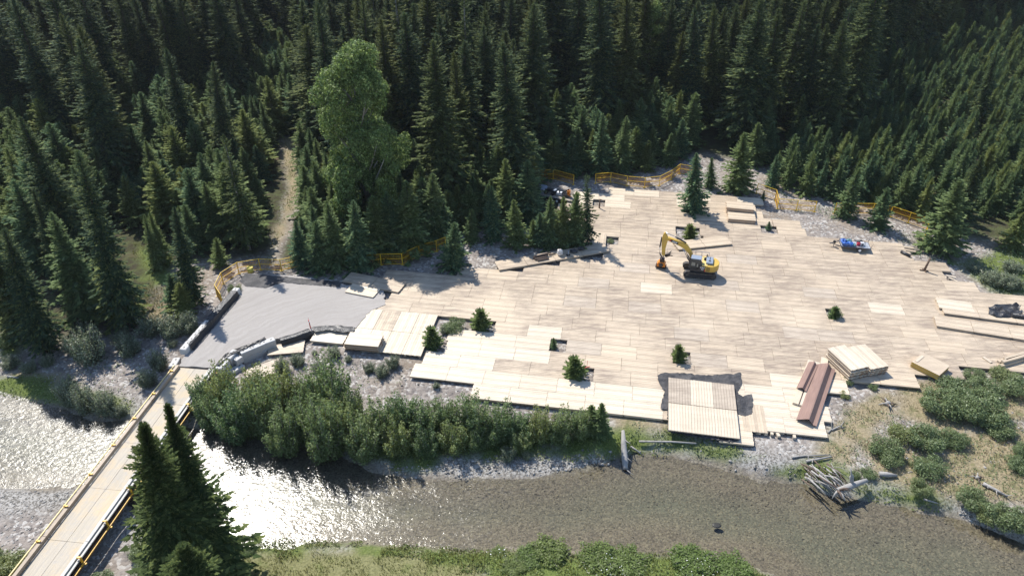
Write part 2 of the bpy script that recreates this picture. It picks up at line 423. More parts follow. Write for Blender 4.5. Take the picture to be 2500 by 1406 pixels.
WGREY = wood('wood_grey', (.49, .41, .32), (.46, .385, .30), .6, .5, .35)
WNEW = wood('wood_fresh', (.55, .45, .33), (.52, .42, .305), .3, .46, .4)
WRED = wood('wood_reddish', (.47, .28, .17), (.40, .23, .14), .3, .6, .3)
ROW = RD(-9.2)
UX, UY = np.array([math.cos(ROW), math.sin(ROW)]), np.array([-math.sin(ROW), math.cos(ROW)])
ML, MW, MT = 4.27, 2.44, .29
def mat_mesh(name, ma, npl=8, L=ML, W=MW, T=MT, seed=0, edge=None, fingers=.02):
    r = random.Random(seed); b = MB(); pw = W / npl
    for i in range(npl):
        off = (fingers if i % 2 else -fingers) * r.uniform(.5, 1.1); dz = r.uniform(-.008, .0)
        b.box((off, -W / 2 + pw * (i + .5), -T * .2 + dz), (L - .02, pw - .016, T * .4), mi=0)
    b.box((0, 0, -T * .56), (L - .3, W - .05, T * .3), mi=len([1]) if edge else 0)
    for i in range(0, npl, 2):
        b.box((r.uniform(-.1, .1), -W / 2 + pw * (i + .5), -T * .86), (L - .1, pw * .9, T * .28), mi=1 if edge else 0)
    return b.mesh(name, [ma, edge] if edge else [ma])
MATS = {k: [mat_mesh('timber_mat', mm, seed=s) for s in range(3)] for k, mm in (('pale', WPALE), ('used', WUSED), ('grey', WGREY), ('new', WNEW))}
LBL = {'pale': 'clean pale timber mat laid flush in the wooden working platform',
       'used': 'tan trodden timber mat laid flush in the wooden working platform',
       'grey': 'grey weathered timber mat laid flush in the wooden working platform',
       'new': 'fresh yellowish timber mat laid flush in the wooden working platform'}
nmat = [0]
LAND = [('excavator', 1705, 660), ('utility trailer', 2084, 598), ('red survey stake', 1433, 896), ('raised black sheeted deck', 1715, 985), ('dark little spruce opening', 2036, 765),
        ('long planted opening', 1120, 795), ('raised strip with the logs', 1340, 635), ('gravel ramp end', 930, 715), ('spruce in the platform', 1692, 515), ('rusty sheet piles', 1975, 960),
        ('tall mat stack', 2080, 890), ('crumpled black plastic', 2440, 760), ('brown timber post', 2256, 658), ('mat stacks by the yellow fence', 1810, 515), ('small pebbly opening', 1364, 838), ('crosswise mats', 960, 800)]
def place_word(px, py):
    n, lx, ly = min(LAND, key=lambda q: (q[1] - px) ** 2 + ((q[2] - py) * 1.7) ** 2)
    dx, dy = px - lx, (py - ly) * 1.7
    a = math.degrees(math.atan2(dy, dx)); k = int(((a + 202.5) % 360) // 45)
    far = 'well ' if math.hypot(dx, dy) > 170 else ''
    return far + ('left of', 'behind and left of', 'behind', 'behind and right of', 'right of', 'in front and right of', 'in front of', 'in front and left of')[k] + ' the ' + n
KWORD = {'pale': 'clean pale', 'used': 'tan trodden', 'grey': 'greyish', 'new': 'yellowish'}
def put_mat(x, y, z, rz, kind, label=None, group=None):
    if label is None: label = KWORD[kind] + ' flush mat ' + place_word(*[float(v) for v in PX(x, y, z)])
    o = link('timber_mat', rnd.choice(MATS[kind]), None, (x, y, z), rz + (math.pi if rnd.random() < .5 else 0))
    nmat[0] += 1
    return tag(o, label or LBL[kind], 'timber mat', group or kind + ' mats of the wooden platform')

HOLES_PX = [[(1062, 771), (1205, 783), (1198, 806), (1103, 800), (1083, 848), (1028, 842)],
            [(1347, 822), (1384, 825), (1381, 853), (1343, 850)], [(1378, 898), (1430, 902), (1428, 924), (1376, 920)],
            [(1640, 850), (1672, 853), (1674, 886), (1641, 884)], [(2011, 750), (2052, 754), (2060, 780), (2019, 778)],
            [(1648, 562), (1716, 569), (1716, 582), (1650, 588)], [(1481, 569), (1517, 571), (1517, 592), (1500, 602), (1481, 590)],
            [(1668, 500), (1718, 504), (1716, 530), (1668, 526)], [(1868, 541), (1884, 542), (1886, 563), (1869, 561)],
            [(1458, 493), (1474, 494), (1474, 511), (1457, 510)]]
HOLES = [GA(h, 0) for h in HOLES_PX]
HBOX = []
for h in HOLES:
    a = h @ UX; b = h @ UY; HBOX.append((a.min(), a.max(), b.min(), b.max()))
# the turned patch at the left, whose mats run away from the viewer
TURN = GA([(905, 752), (1060, 771), (1028, 882), (842, 852), (858, 800)], 0)
bb = PLAT @ UY
rows = np.arange(bb.min() + MW / 2 - .4, bb.max(), MW + .006)
AA = np.arange((PLAT @ UX).min() - 1, (PLAT @ UX).max() + 1, .3)
for ri, bc in enumerate(rows):
    def inside(a, bq):
        x = a * UX[0] + bq * UY[0]; y = a * UX[1] + bq * UY[1]
        ok = in_poly(x, y, PLAT) & ~in_poly(x, y, TURN)
        for k, (a0, a1, b0, b1) in enumerate(HBOX):
            if k == 0: ok &= ~in_poly(x, y, HOLES[0])
            else: ok &= ~((a > a0) & (a < a1) & (bq > b0 - .1) & (bq < b1 + .1))
        return ok
    ok = inside(AA, np.full(AA.shape, bc)) 
    # runs of free length
    runs = []; st_ = None
    for a, o in zip(AA, ok):
        if o and st_ is None: st_ = a
        if not o and st_ is not None: runs.append((st_, a)); st_ = None
    if st_ is not None: runs.append((st_, AA[-1]))
    for a0, a1 in runs:
        L = a1 - a0
        n = max(1, round(L / (ML + .03))) if L > 1.4 else 0
        if n == 0: continue
        gap = (ML + .008)
        start = a0 + (L - n * gap) / 2 + rnd.uniform(-.25, .25) + ML / 2
        shorten = L < n * gap - .6
        for k in range(n):
            a = start + k * gap
            x, y = a * UX + bc * UY
            px, py = PX(x, y, 0)
            if px > 2560 or px < 780: continue
            wear = math.exp(-((px - 1820) / 520) ** 2 - ((py - 745) / 120) ** 2) + .25 * rnd.random()
            clean = 1 if (py > 760 and px < 1330) or (py > 930) or (py < 500) else 0  # lower left mats turn paler, the sun sheen partly put into their colour
            r = rnd.random()
            if clean: kd = 'pale' if r < .45 + .5 * min(1, max(0, (py - 770) / 110, (500 - py) / 25, (py - 930) / 40)) else 'used'
            elif wear > .55: kd = 'used' if r < .9 else ('grey' if r < .97 else 'pale')
            else: kd = 'used' if r < .86 else ('pale' if r < .87 else ('new' if r < .98 else 'grey'))
            if px > 2150 and kd == 'grey': kd = 'used'
            o = put_mat(x, y, rnd.uniform(-.012, .012), ROW + RD(rnd.uniform(-.25, .25)), kd)
            if shorten and n == 1: o.scale = (max(.5, (L - .05) / ML), 1, 1)
# turned patch: columns along the rows direction
ta = TURN @ UX; tb = TURN @ UY
for i in range(5):
    for j in range(2):
        a = ta.max() - .3 - MW / 2 - i * (MW + .03); b = tb.max() - .1 - ML / 2 - j * (ML + .03)
        x, y = a * UX + b * UY
        if in_poly(np.array([x]), np.array([y]), TURN)[0] or sdist(np.array([x]), np.array([y]), TURN)[0] > -.6:
            put_mat(x, y, rnd.uniform(-.01, .01), ROW + math.pi / 2, 'pale' if rnd.random() < .8 else 'used', 'pale timber mat laid crosswise beside the gravel ramp', 'crosswise mats by the gravel ramp')

def lay(A, B, n, z, kind, label, group, rows_=1, away=True, gap=.03, start=0.0):
    """mats end to end along the near edge A->B (photo points on level z)"""
    a, b = G(*A, z).xy, G(*B, z).xy
    u = (b - a).normalized(); v = Vector((-u.y, u.x)); rz = math.atan2(u.y, u.x)
    out = []
    for j in range(rows_):
        for i in range(n):
            p = a + u * (start + ML / 2 + i * (ML + gap)) + v * (MW / 2 + j * (MW + gap))
            out.append(put_mat(p.x, p.y, z + rnd.uniform(-.006, .006), rz + RD(rnd.uniform(-.3, .3)), kind, label, group))
    return out
# strip of raised mats below the small spruces
names = ['leftmost mat of the raised strip below the young spruces', 'raised strip mat with the log pile on it',
         'raised strip mat carrying the bags and tools', 'right end mat of the raised strip below the young spruces']
for o, l in zip(lay((1219, 659), (1487, 613), 4, .3, 'used', 'x', 'raised mats below the young spruces'), names): o['label'] = l
# loose mats behind the excavator
for o, l in zip(lay((1657, 609), (1801, 594), 2, .3, 'new', 'x', 'skewed mats behind the excavator'),
                ('yellowish loose mat half hidden behind the excavator boom', 'yellowish loose mat lying askew behind the excavator engine')): o['label'] = l
# upper layer on the right
lay((2287, 795), (2500, 829), 4, .3, 'new', 'fresh timber mat of the raised layer at the right edge', 'raised mats at the right edge')
lay((2305, 764), (2500, 790), 4, .3, 'new', 'fresh timber mat of the raised layer at the right edge', 'raised mats at the right edge')
lay((2293, 751), (2370, 762), 1, .305, 'pale', 'bright white timber mat at the corner of the raised right layer', 'raised mats at the right edge')
# mats on the gravel beside the tall spruce
lay((836, 686), (926, 704), 2, .26, 'used', 'brown timber mat at the gravel top beside the big spruce', 'brown mats at the gravel top')
lay((842, 712), (912, 726), 1, .2, 'pale', 'pale timber mat partly buried in the gravel ramp edge', None)
# upright plank mat by the little spruces
p = G(1460, 585, .02); put_mat(p.x, p.y, .05, ROW + math.pi / 2, 'used', 'single mat with planks running away, beside the small spruces', None)
for q in ((1750, 1018), (1812, 1042), (1875, 1010)):
    pass
p = G(1840, 1020, .02); put_mat(p.x, p.y, .03, ROW + math.pi / 2, 'new', 'yellowish mat with planks running away, right of the raised deck', None)
p = G(700, 851, -.5); o = put_mat(p.x, p.y, hz(p.x, p.y) + .34, ROW + .3, 'used', 'tan timber mat on gravel at the foot of the black lined wall', None)
p = G(805, 820, -.1); o = put_mat(p.x, p.y, hz(p.x, p.y) + .42, ROW, 'pale', 'pale timber mat on the gravel below the red marker', None)
p = G(645, 905, -.6); o = put_mat(p.x, p.y, hz(p.x, p.y) + .33, ROW + .75, 'used', 'sunlit timber mat between the concrete blocks and the alder thicket', None)

# the raised deck of six mats on black sheeting; every plank is a part
def deck_mat(x, y, z, rz, ma, label, j=0):
    t = empty('deck_mat', (x, y, z), rz, label, 'timber mat', 'six mats of the raised deck')
    pw = MW / 8
    for i in range(8):
        pl = link('plank', DECKPL[ma], t, ((rnd.uniform(.0, .05) if j else rnd.uniform(-.01, .01)), -MW / 2 + pw * (i + .5), -.06))
    fr = link('crossbeam_layer', DECKX, t, (0, 0, -.2))
DECKPL = {k: MB().box((0, 0, 0), (ML - .04, MW / 8 - .022, .12)).mesh('plank', mm) for k, mm in (('pale', WPALE), ('grey', WGREY))}
DECKX = MB().box((0, 0, 0), (ML - .3, MW - .06, .155)).mesh('crossbeam_layer', WRED)
p0 = G(1632, 1049, .42); p1 = G(1632, 922, .42); ud = (p1 - p0).normalized(); ur = Vector((ud.y, -ud.x, 0))
for i in range(3):
    for j in range(2):
        p = p0 + ud * (ML / 2 + j * (ML + .01)) + ur * (MW / 2 + i * (MW + .008))
        deck_mat(p.x, p.y, .42 + j * .012, math.atan2(ud.y, ud.x), 'grey' if j == 1 and i != 1 else 'pale',
                 ('near ' if j == 0 else 'far ') + ('left', 'middle', 'right')[i] + ' mat of the raised deck lying on black sheeting', j)
ys_, ya_ = .42 - .30, 0

# ---- stacks of mats
def stack(A, B, z0, n, mats_, side=1, L=ML, W=MW, t=MT, name='stacked_mat', label='', group='', meshes=None):
    a, b = G(*A, z0).xy, G(*B, z0).xy
    u = (b - a).normalized(); v = Vector((-u.y, u.x)) * side; rz = math.atan2(u.y, u.x)
    order = ['bottom', 'second', 'third', 'fourth', 'fifth', 'sixth', 'seventh']
    for i in range(n):
        p = a + u * (L / 2 + rnd.uniform(-.08, .08)) + v * (W / 2 + rnd.uniform(-.06, .06))
        o = link(name, meshes[0 if i < n - 1 or len(meshes) < 2 else 1], None, (p.x, p.y, z0 + t * (i + 1) + .004 * i), rz + RD(rnd.uniform(-.6, .6)))
        pos = 'topmost' if i == n - 1 else order[i]
        tag(o, f'{pos} mat of the {label}', 'timber mat', group)
SIDE = [mat_mesh('stacked_mat', WPALE, seed=31, edge=WRED, fingers=.03), mat_mesh('stacked_mat', WPALE, seed=32, edge=WRED)]
stack((842, 853), (933, 861), .0, 3, None, name='stacked_mat', label='pale stack beside the gravel ramp', group='mats stacked beside the gravel ramp', meshes=SIDE)
SIDE2 = [mat_mesh('stacked_mat', WNEW, seed=41, edge=WRED, fingers=.03), mat_mesh('stacked_mat', WNEW, seed=42, edge=WRED)]
stack((1772, 522), (1846, 529), .0, 4, None, label='taller rear stack by the gravel near the yellow fence', group='mats stacked near the yellow fence', meshes=SIDE2)
stack((1776, 542), (1850, 548), .0, 2, None, label='lower front stack near the yellow fence', group='mats stacked near the yellow fence', meshes=SIDE2)
stack((2072, 929), (2016, 876), .0, 5, None, side=-1, label='taller left stack beside the rusty sheet piles', group='mats stacked beside the sheet piles', meshes=SIDE)
stack((2119, 921), (2064, 867), .0, 4, None, side=-1, label='offset right stack beside the rusty sheet piles', group='mats stacked beside the sheet piles', meshes=SIDE)
YEL = simple('paint_yellow_edge', (.62, .38, .03), .5)
PANW = mat_mesh('yellow_edged_panel', WNEW, npl=6, L=3.2, W=2.7, T=.15, seed=7, edge=YEL, fingers=.0)
def ypanel():
    b = MB(); b.box((0, 0, -.02), (3.2, 2.75, .04), mi=0)
    b.box((0, 0, -.09), (3.19, 2.74, .095), mi=1)
    return b.mesh('yellow_edged_panel', [WNEW, YEL])
YP = ypanel()
a = G(2223, 897, 0).xy; b = G(2271, 921, 0).xy; u = (b - a).normalized(); v = Vector((-u.y, u.x)); rz = math.atan2(u.y, u.x)
for i in range(5):
    p = a + u * 1.45 + v * 1.5
    o = link('yellow_edged_panel', YP, None, (p.x + rnd.uniform(-.04, .04), p.y + rnd.uniform(-.04, .04), .145 * (i + 1)), rz + RD(rnd.uniform(-1, 1)))
    tag(o, ('lowest', 'second lowest', 'middle', 'second highest', 'topmost')[i] + ' yellow edged panel in the stack by the right bank', 'panel', 'yellow edged panels stacked by the right bank')
p = G(2245, 876, .73); o = MB().box((0, 0, .03), (1.7, .3, .05)).build('board', WPALE, None, (p.x, p.y, .725), rz + 1.55); tag(o, 'pale board lying on top of the yellow edged panel stack', 'board')

def plank_obj(A, B, z, wd, th, ma, label, group=None, cat='board', name='board'):
    a, b = G(*A, z), G(*B, z); d = b - a
    o = MB().box((0, 0, th / 2), (d.length, wd, th)).build(name, ma, None, ((a.x + b.x) / 2, (a.y + b.y) / 2, z), math.atan2(d.y, d.x), bevel=.01)
    return tag(o, label, cat, group)
plank_obj((2190, 602), (2231, 608), -.1, .35, .15, WNEW, 'yellow plank at the gravel edge, farther of the two', 'planks at the gravel edge')
plank_obj((2192, 609), (2235, 616), -.1, .35, .15, WNEW, 'yellow plank at the gravel edge, nearer of the two', 'planks at the gravel edge')
plank_obj((2217, 934), (2224, 915), -.3, .4, .1, WPALE, 'short pale board on dirt beside the yellow edged panels', None)
plank_obj((2400, 872), (2420, 886), .02, .35, .1, WPALE, 'short white board on the mats near the bottom right lumber', None)
plank_obj((1982, 1082), (1990, 1062), -.6, .45, .15, WPALE, 'pale board end on the dirt below the sheet piles', None)
for k, (A, B, z) in enumerate((((2440, 896), (2540, 866), .0), ((2436, 886), (2540, 856), .0), ((2446, 886), (2540, 860), .31), ((2452, 880), (2540, 852), .31))):
    plank_obj(A, B, z, .42, .3, WNEW, ('lower front', 'lower rear', 'upper front', 'upper rear')[k] + ' squared timber in the lumber pile at the right edge', 'squared timbers at the right edge', 'timber', 'squared_timber')
for k, (x, y) in enumerate(((1854, 1053), (1868, 1055), (1883, 1056), (1897, 1060), (1938, 1064))):
    p = G(x, y, -.3); o = MB().box((0, 0, 0), (.3, .9, .25)).build('support_block', WPALE, None, (p.x, p.y, -.2), ROW + rnd.uniform(-.3, .3))
    tag(o, 'pale timber block poking out under the front platform edge', 'block', 'timber blocks under the front edge')
for k, (x, y, r) in enumerate(((1942, 677, .9), (1968, 672, -.5), (1945 + 30, 679, -.9))):
    X_, Y_ = 2300 + (x - 1930) * .6, y
    p = G(X_, Y_, .02); o = MB().box((0, 0, .06), (1.2, .28, .12)).build('board', WPALE, None, (p.x, p.y, -.25), r)
    tag(o, 'short white board tossed at the stepped right platform edge', 'board', 'white boards at the stepped right edge')

# ------------------------------------------------------------------ gravel ramp
from mathutils.geometry import delaunay_2d_cdt
def patch(poly, sp, zf, jit=.0, seed=0, edge_sp=None):
    r = np.random.default_rng(seed); P = []; poly = np.asarray(poly)
    for i in range(len(poly)):
        a, b = poly[i], poly[(i + 1) % len(poly)]; n = max(1, int(np.hypot(*(b - a)) / (edge_sp or sp)))
        for k in range(n): P.append(a + (b - a) * k / n + r.normal(0, jit, 2))
    nb = len(P)
    x0, y0 = poly.min(0); x1, y1 = poly.max(0)
    gx, gy = np.meshgrid(np.arange(x0, x1, sp), np.arange(y0, y1, sp)); gx, gy = gx.ravel(), gy.ravel()
    gx = gx + r.uniform(-.2, .2, gx.shape) * sp; gy = gy + r.uniform(-.2, .2, gy.shape) * sp
    ok = sdist(gx, gy, np.array(P)) > sp * .45
    P += list(np.stack([gx[ok], gy[ok]], -1))
    v, e, f, *_ = delaunay_2d_cdt([Vector(p) for p in P], [], [list(range(nb))], 1, 1e-5)
    V = np.array([[p.x, p.y] for p in v]); z = zf(V[:, 0], V[:, 1])
    return np.column_stack([V, z]), [tuple(t) for t in f], nb
ra, rb = G(478, 900, .6).xy, G(880, 770, 0).xy; rab = rb - ra
def pad_z(x, y):
    s = np.clip(((np.asarray(x) - ra.x) * rab.x + (np.asarray(y) - ra.y) * rab.y) / rab.length_squared, 0, 1)
    return .56 * (1 - s) ** 1.2 + .03 + vnoise(x, y, 3) * .05
m = N('ramp_gravel')
W_ = m.coord('World')
cen = G(930, 1010, 0)
vs_ = m.n('VectorMath', operation='SUBTRACT'); m.l(W_, vs_.inputs[0]); vs_.inputs[1].default_value = (cen.x, cen.y, 0)
ln = m.n('VectorMath', operation='LENGTH'); m.l(vs_.outputs[0], ln.inputs[0])
cx = m.n('CombineXYZ'); m.l(ln.outputs['Value'], cx.inputs[0])
sp_ = m.n('SeparateXYZ'); m.l(vs_.outputs[0], sp_.inputs[0])
m.l(m.math('MULTIPLY', m.math('ARCTAN2', sp_.outputs[1], sp_.outputs[0]), 1.2), cx.inputs[1])
wob = m.math('MULTIPLY', m.noise(W_, .35, 4, .6), 2.2)
m.l(m.math('ADD', ln.outputs['Value'], wob), cx.inputs[0])
tr1 = m.noise(cx.outputs[0], 1.7, 7, .8)
gr = m.noise(W_, 9, 4, .7)
c = m.mix(m.ramp(tr1, [(.38, 0.0), (.62, 1.0)]), (.30, .278, .255, 1), (.375, .35, .325, 1))
c = m.mix(m.ramp(gr, [(.4, 0.0), (.7, .5)]), c, (.27, .25, .235, 1))
MPAD = m.fin(c, .9, .15, m.bump(tr1, .3, .08, m.bump(gr, .6, .06)))
V, F, nb = patch(PADP, .8, pad_z, .06, 4, .5)
nv = len(V)
bm_v = [tuple(p) for p in V] + [(V[i][0], V[i][1], V[i][2] - 1.3) for i in range(nb)]
fs = [f for f in F]
# boundary walls, found from the edges used once
cnt = {}
for f in F:
    for i in range(3):
        e = (f[i], f[(i + 1) % 3]); cnt[tuple(sorted(e))] = cnt.get(tuple(sorted(e)), []) + [e]
vv = [tuple(p) for p in V]; low = {}
for k, e in cnt.items():
    if len(e) == 1:
        a, b = e[0]
        for q in (a, b):
            if q not in low: low[q] = len(vv); vv.append((V[q][0], V[q][1], V[q][2] - 1.4))
        fs.append((b, a, low[a], low[b]))
me = D.meshes.new('gravel_ramp'); me.from_pydata(vv, [], fs); me.materials.append(MPAD); me.update()
tag(link('gravel_ramp', me), kind='structure')
# ------------------------------------------------------------------ bridge
BZ = .6
pa, pb = G(476, 900, BZ), G(100, 1406, BZ)
bu = (pb - pa).normalized(); br = Vector((bu.y, -bu.x, 0))         # br: to the left bank side seen from the deck start
if (G(150, 1406, BZ) - pb).dot(br) > 0: br = -br                   # br points to photo left
brz = math.atan2(bu.y, bu.x)
bridge = empty('bridge', (pa.x, pa.y, 0), brz, 'narrow timber decked bridge with yellow brackets crossing the river', 'bridge')
sgn = 1 if Vector((-bu.y, bu.x, 0)).dot(br) > 0 else -1           # local +Y*sgn is photo left
DW = abs((G(513, 902, BZ) - G(440, 898, BZ)).dot(br)); DW = max(3.6, min(4.6, DW))
BL = (pb - pa).length + 9
m = N('bridge_deck_wood')
o_ = m.coord('Object')
g = m.noise(m.coord('Object', (.25, 5, 5)), 1.5, 6, .75)
c = m.mix(m.orand(), (.50, .43, .32, 1), (.42, .37, .30, 1))
c = m.mix(m.ramp(g, [(.35, 0.0), (.65, .8)]), c, (.31, .28, .235, 1))
c = m.mix(m.ramp(m.noise(m.coord('World', (.5, .5, 1)), .7, 5, .7), [(.45, 0.0), (.65, .65)]), c, (.52, .38, .2, 1))
c = m.mix(m.ramp(m.noise(m.coord('World'), 1.7, 5, .7), [(.52, 0.0), (.68, .5)]), c, (.33, .31, .29, 1))
MDECK = m.fin(c, .65, .25, m.bump(g, .2, .02))
MCURB = wood('curb_wood', (.42, .34, .25), (.36, .28, .2), .5)
MCURBW = simple('curb_top_weathered', (.48, .46, .42), .7)
MYEL = simple('bracket_yellow', (.72, .40, .03), .45, .4, 0, .15, 2, (.3, .16, .05), .4)
MSTEEL = simple('rusty_girder', (.13, .075, .05), .75, .3, 0, .35, 1.5)
MYRAIL = simple('rail_pale_yellow', (.68, .52, .22), .5)
PLN = 6.0; npan = int(BL / PLN) + 1
pm = MB().box((0, 0, 0), (PLN - .03, DW / 2 - .035, .2)).mesh('deck_panel', MDECK)
for i in range(npan):
    for s in (-1, 1):
        link('deck_panel', pm, bridge, (PLN * (i + .5), s * DW / 4, BZ - .1 + rnd.uniform(-.008, .008)))
L = npan * PLN
seg = MB().box((0, 0, 0), (PLN - .04, .32, .42)).mesh('curb_timber', MCURB)
segw = MB().box((0, 0, 0), (PLN - .04, .3, .34)).mesh('curb_timber', MCURBW)
rail = MB().box((0, 0, 0), (PLN - .03, .10, .10)).mesh('edge_rail', MYRAIL)
ledge = MB().box((0, 0, 0), (PLN - .03, .22, .12)).mesh('edge_plank', MCURBW)
brk = MB().box((0, 0, .1), (.16, .12, .95)).box((0, .16, -.3), (.16, .34, .12)).box((0, -.16, .5), (.16, .34, .08)).mesh('bracket', MYEL)
for i in range(npan):
    x = PLN * (i + .5)
    link('curb_timber', seg, bridge, (x, sgn * (DW / 2 + .2), BZ + .19))
    link('edge_rail', rail, bridge, (x, sgn * (DW / 2 + .62), BZ + .33))
    link('curb_timber', segw, bridge, (x, -sgn * (DW / 2 + .2), BZ + .15))
    link('edge_plank', ledge, bridge, (x, -sgn * (DW / 2 + .52), BZ + .1))
for i in range(int(L / 3.9)):
    x = 1.2 + i * 3.9
    link('bracket', brk, bridge, (x, sgn * (DW / 2 + .45), BZ + .02), 0 if sgn > 0 else math.pi)
    link('bracket', brk, bridge, (x + 1.1, -sgn * (DW / 2 + .72), BZ - .08), math.pi if sgn > 0 else 0)
gb = MB()
for s in (-1, 1):
    y = s * (DW / 2 - .3)
    gb2 = MB().box((L / 2, y, BZ - .27), (L, .45, .06)).box((L / 2, y, BZ - .75), (L, .05, .9)).box((L / 2, y, BZ - 1.22), (L, .45, .06))
    for k in range(int(L / 2)): gb2.box((k * 2 + 1, y, BZ - .75), (.04, .36, .9))
    gb2.build('girder', MSTEEL, bridge)
MB().box((L / 2, -sgn * (DW / 2 + .85), BZ - .28), (L, .1, .1)).build('yellow_guard_rail', MYEL, bridge)
MB().box((L / 2, -sgn * (DW / 2 + .66), BZ - .5), (L, .1, .5)).build('side_plate', MSTEEL, bridge)
# sleeper wall under the far end
t = empty('bridge_abutment', (pa.x, pa.y, 0), brz, 'stacked brown timber abutment under the far bridge end', 'abutment')
for k in range(5):
    MB().box((1.2 + (k % 2) * .05, 0, -.85 - k * .3), (.5, DW + 1.6, .285)).build('sleeper', MCURB, t)

# ------------------------------------------------------------------ concrete blocks along the ramp
MCON = simple('concrete', (.50, .49, .47), .85, .2, 0, .12, 1.2, (.3, .28, .26), .45)
MCOND = simple('concrete_notch_shade', (.06, .055, .05), .6)
def block_meshes():
    b = MB(); l, wd, h, c_ = .76, .38, .76, .05
    prof = []
    vs = [];  # chamfered box
    for z, i in ((0, c_), (c_, 0), (h - c_, 0), (h, c_)):
        for a, e in ((-1, -1), (1, -1), (1, 1), (-1, 1)): vs.append((a * (l - i), e * (wd - i), z))
    fs = [(3, 2, 1, 0), (12, 13, 14, 15)]
    for r in range(3):
        for k in range(4): fs.append((r * 4 + k, r * 4 + (k + 1) % 4, r * 4 + 4 + (k + 1) % 4, r * 4 + 4 + k))
    b.add(vs, fs)
    body = b.mesh('block_body', MCON)
    k = MB().box((.38, 0, h + .004), (.2, .12, .03)).box((-.38, 0, h + .004), (.2, .12, .03))  # raised dark pads paint the shade of the two lifting notches
    return body, k.mesh('notch_shade', MCOND)
BB, BK = block_meshes()
BS = 1.12
def block(x, y, z, rz, label, group, half=False):
    t = empty('concrete_block', (x, y, z), rz, label, 'concrete block', group)
    a = link('block_body', BB, t); q = link('notch_shade', BK, t)
    for o in (a, q): o.scale = (BS * (.55 if half else 1), BS, BS)
    return t
p = G(428, 889, -.2); p2 = G(445, 872, -.2)
block(p.x, p.y, hz(p.x, p.y) + .3, brz + .12, 'bright concrete block standing alone at the left bridge end', 'concrete blocks lining the gravel ramp')
la, lb = G(449, 866, .5), G(574, 722, .3); d = lb - la; n = int(d.length / (1.55 * BS)) + 1; dr = d.normalized(); arz = math.atan2(dr.y, dr.x)
LROW = []
for i in range(n):
    p = la + dr * (.85 + i * 1.55 * BS); zt = float(pad_z(np.array([p.x]), np.array([p.y]))[0])
    LROW.append((p, zt))
    block(p.x, p.y, zt - .12, arz, 'concrete block in the left kerb row half covered by black sheeting', 'kerb row of blocks left of the ramp')
# right wall, two courses, from the bridge to the black panel
wall = [(543, 893, 1.02), (566, 868, .95), (604, 857, .62), (628, 847, .5), (654, 836, .42)]
wlab = ['nearest the bridge', 'second from the bridge', 'third from the bridge', 'fourth from the bridge', 'farthest from the bridge']
for k, (x, y, a_) in enumerate(wall):
    p = G(x, y, .45); q = G(*(wall[k + 1][:2] if k + 1 < len(wall) else (682, 828)), .45)
    p0_ = G(*(wall[k - 1][:2]), .45) if k else p
    d = (q - p0_) if k not in (1, 2) else (q - p if k == 2 else p - p0_)
    a_ = math.atan2(d.y, d.x)
    block(p.x, p.y, -.12, a_, 'upper concrete block of the right ramp wall, ' + wlab[k], 'right ramp wall blocks')
    block(p.x, p.y, -.12 - .76 * BS - .005, a_, 'lower concrete block of the right ramp wall, ' + wlab[k], 'right ramp wall blocks')
    if k < 2: block(p.x, p.y, -.12 - 1.52 * BS - .01, a_, 'buried third course block of the right ramp wall, ' + wlab[k], 'right ramp wall blocks')
p = G(580, 876, .2); block(p.x, p.y, -.45, 1.0, 'half size concrete block on top, set in front of the right wall', 'right ramp wall blocks', True)
p = G(578, 898, -.5); block(p.x, p.y, -1.28, 1.0, 'grey concrete block at the base, set in front of the right wall', 'right ramp wall blocks')
p = G(551, 922, -.9); block(p.x, p.y, -1.35, 1.0, 'lowest grey concrete block beside the bridge shrubs', 'right ramp wall blocks', True)

# ------------------------------------------------------------------ black sheeting
m = N('black_sheeting')
o_ = m.coord('World'); f_ = m.noise(o_, 2.2, 6, .7, 1.0); f2 = m.noise(o_, 9, 4, .6, .5)
MBLK = m.fin(m.mix(f_, (.012, .012, .014, 1), (.03, .03, .034, 1)), .38, .5, m.bump(f_, .6, .15, m.bump(f2, .4, .03)))
m = N('grey_geotextile')
o_ = m.coord('World'); f_ = m.noise(o_, 2.6, 6, .7, 1.2); f3 = m.noise(o_, .8, 4, .6)
MGEO = m.fin(m.mix(m.ramp(f3, [(.4, 0.0), (.65, 1.0)]), (.03, .03, .034, 1), (.085, .08, .08, 1)), .6, .35, m.bump(f_, .8, .2))
def ridged(x, y, s): return 1 - 2 * np.abs(vnoise(x, y, s)) * 2
def sheet(name, px, z, amp, ma, label, seed=0, base=None, sp=.22, cat='plastic sheet'):
    poly = GA(px, z)
    def zf(x, y):
        b = base(x, y) if base else np.full(x.shape, z)
        r = np.maximum(0, ridged(x + seed * 13, y, .9)) * .6 + np.maximum(0, ridged(x + y * .5, y - x * .4 + seed * 7, .45)) * .4
        return b + .012 + amp * r ** 2
    V, F, nb = patch(poly, sp, zf, .05, seed, sp)
    me = D.meshes.new(name); me.from_pydata([tuple(v) for v in V], [], F); me.materials.append(ma)
    me.polygons.foreach_set('use_smooth', np.ones(len(F), bool)); me.update()
    o = link(name, me); return tag(o, label, cat)
sheet('black_sheet', [(1607, 913), (1640, 910), (1720, 916), (1790, 913), (1808, 909), (1812, 935), (1800, 962), (1812, 968), (1834, 962), (1838, 985), (1836, 1012), (1818, 1016),
      (1800, 1010), (1806, 1075), (1790, 1080), (1660, 1060), (1630, 1056), (1630, 1002), (1612, 998), (1622, 955), (1606, 932)], .03, .2, MGEO,
      'wrinkled dark geotextile sheet spread under the raised deck', 3)
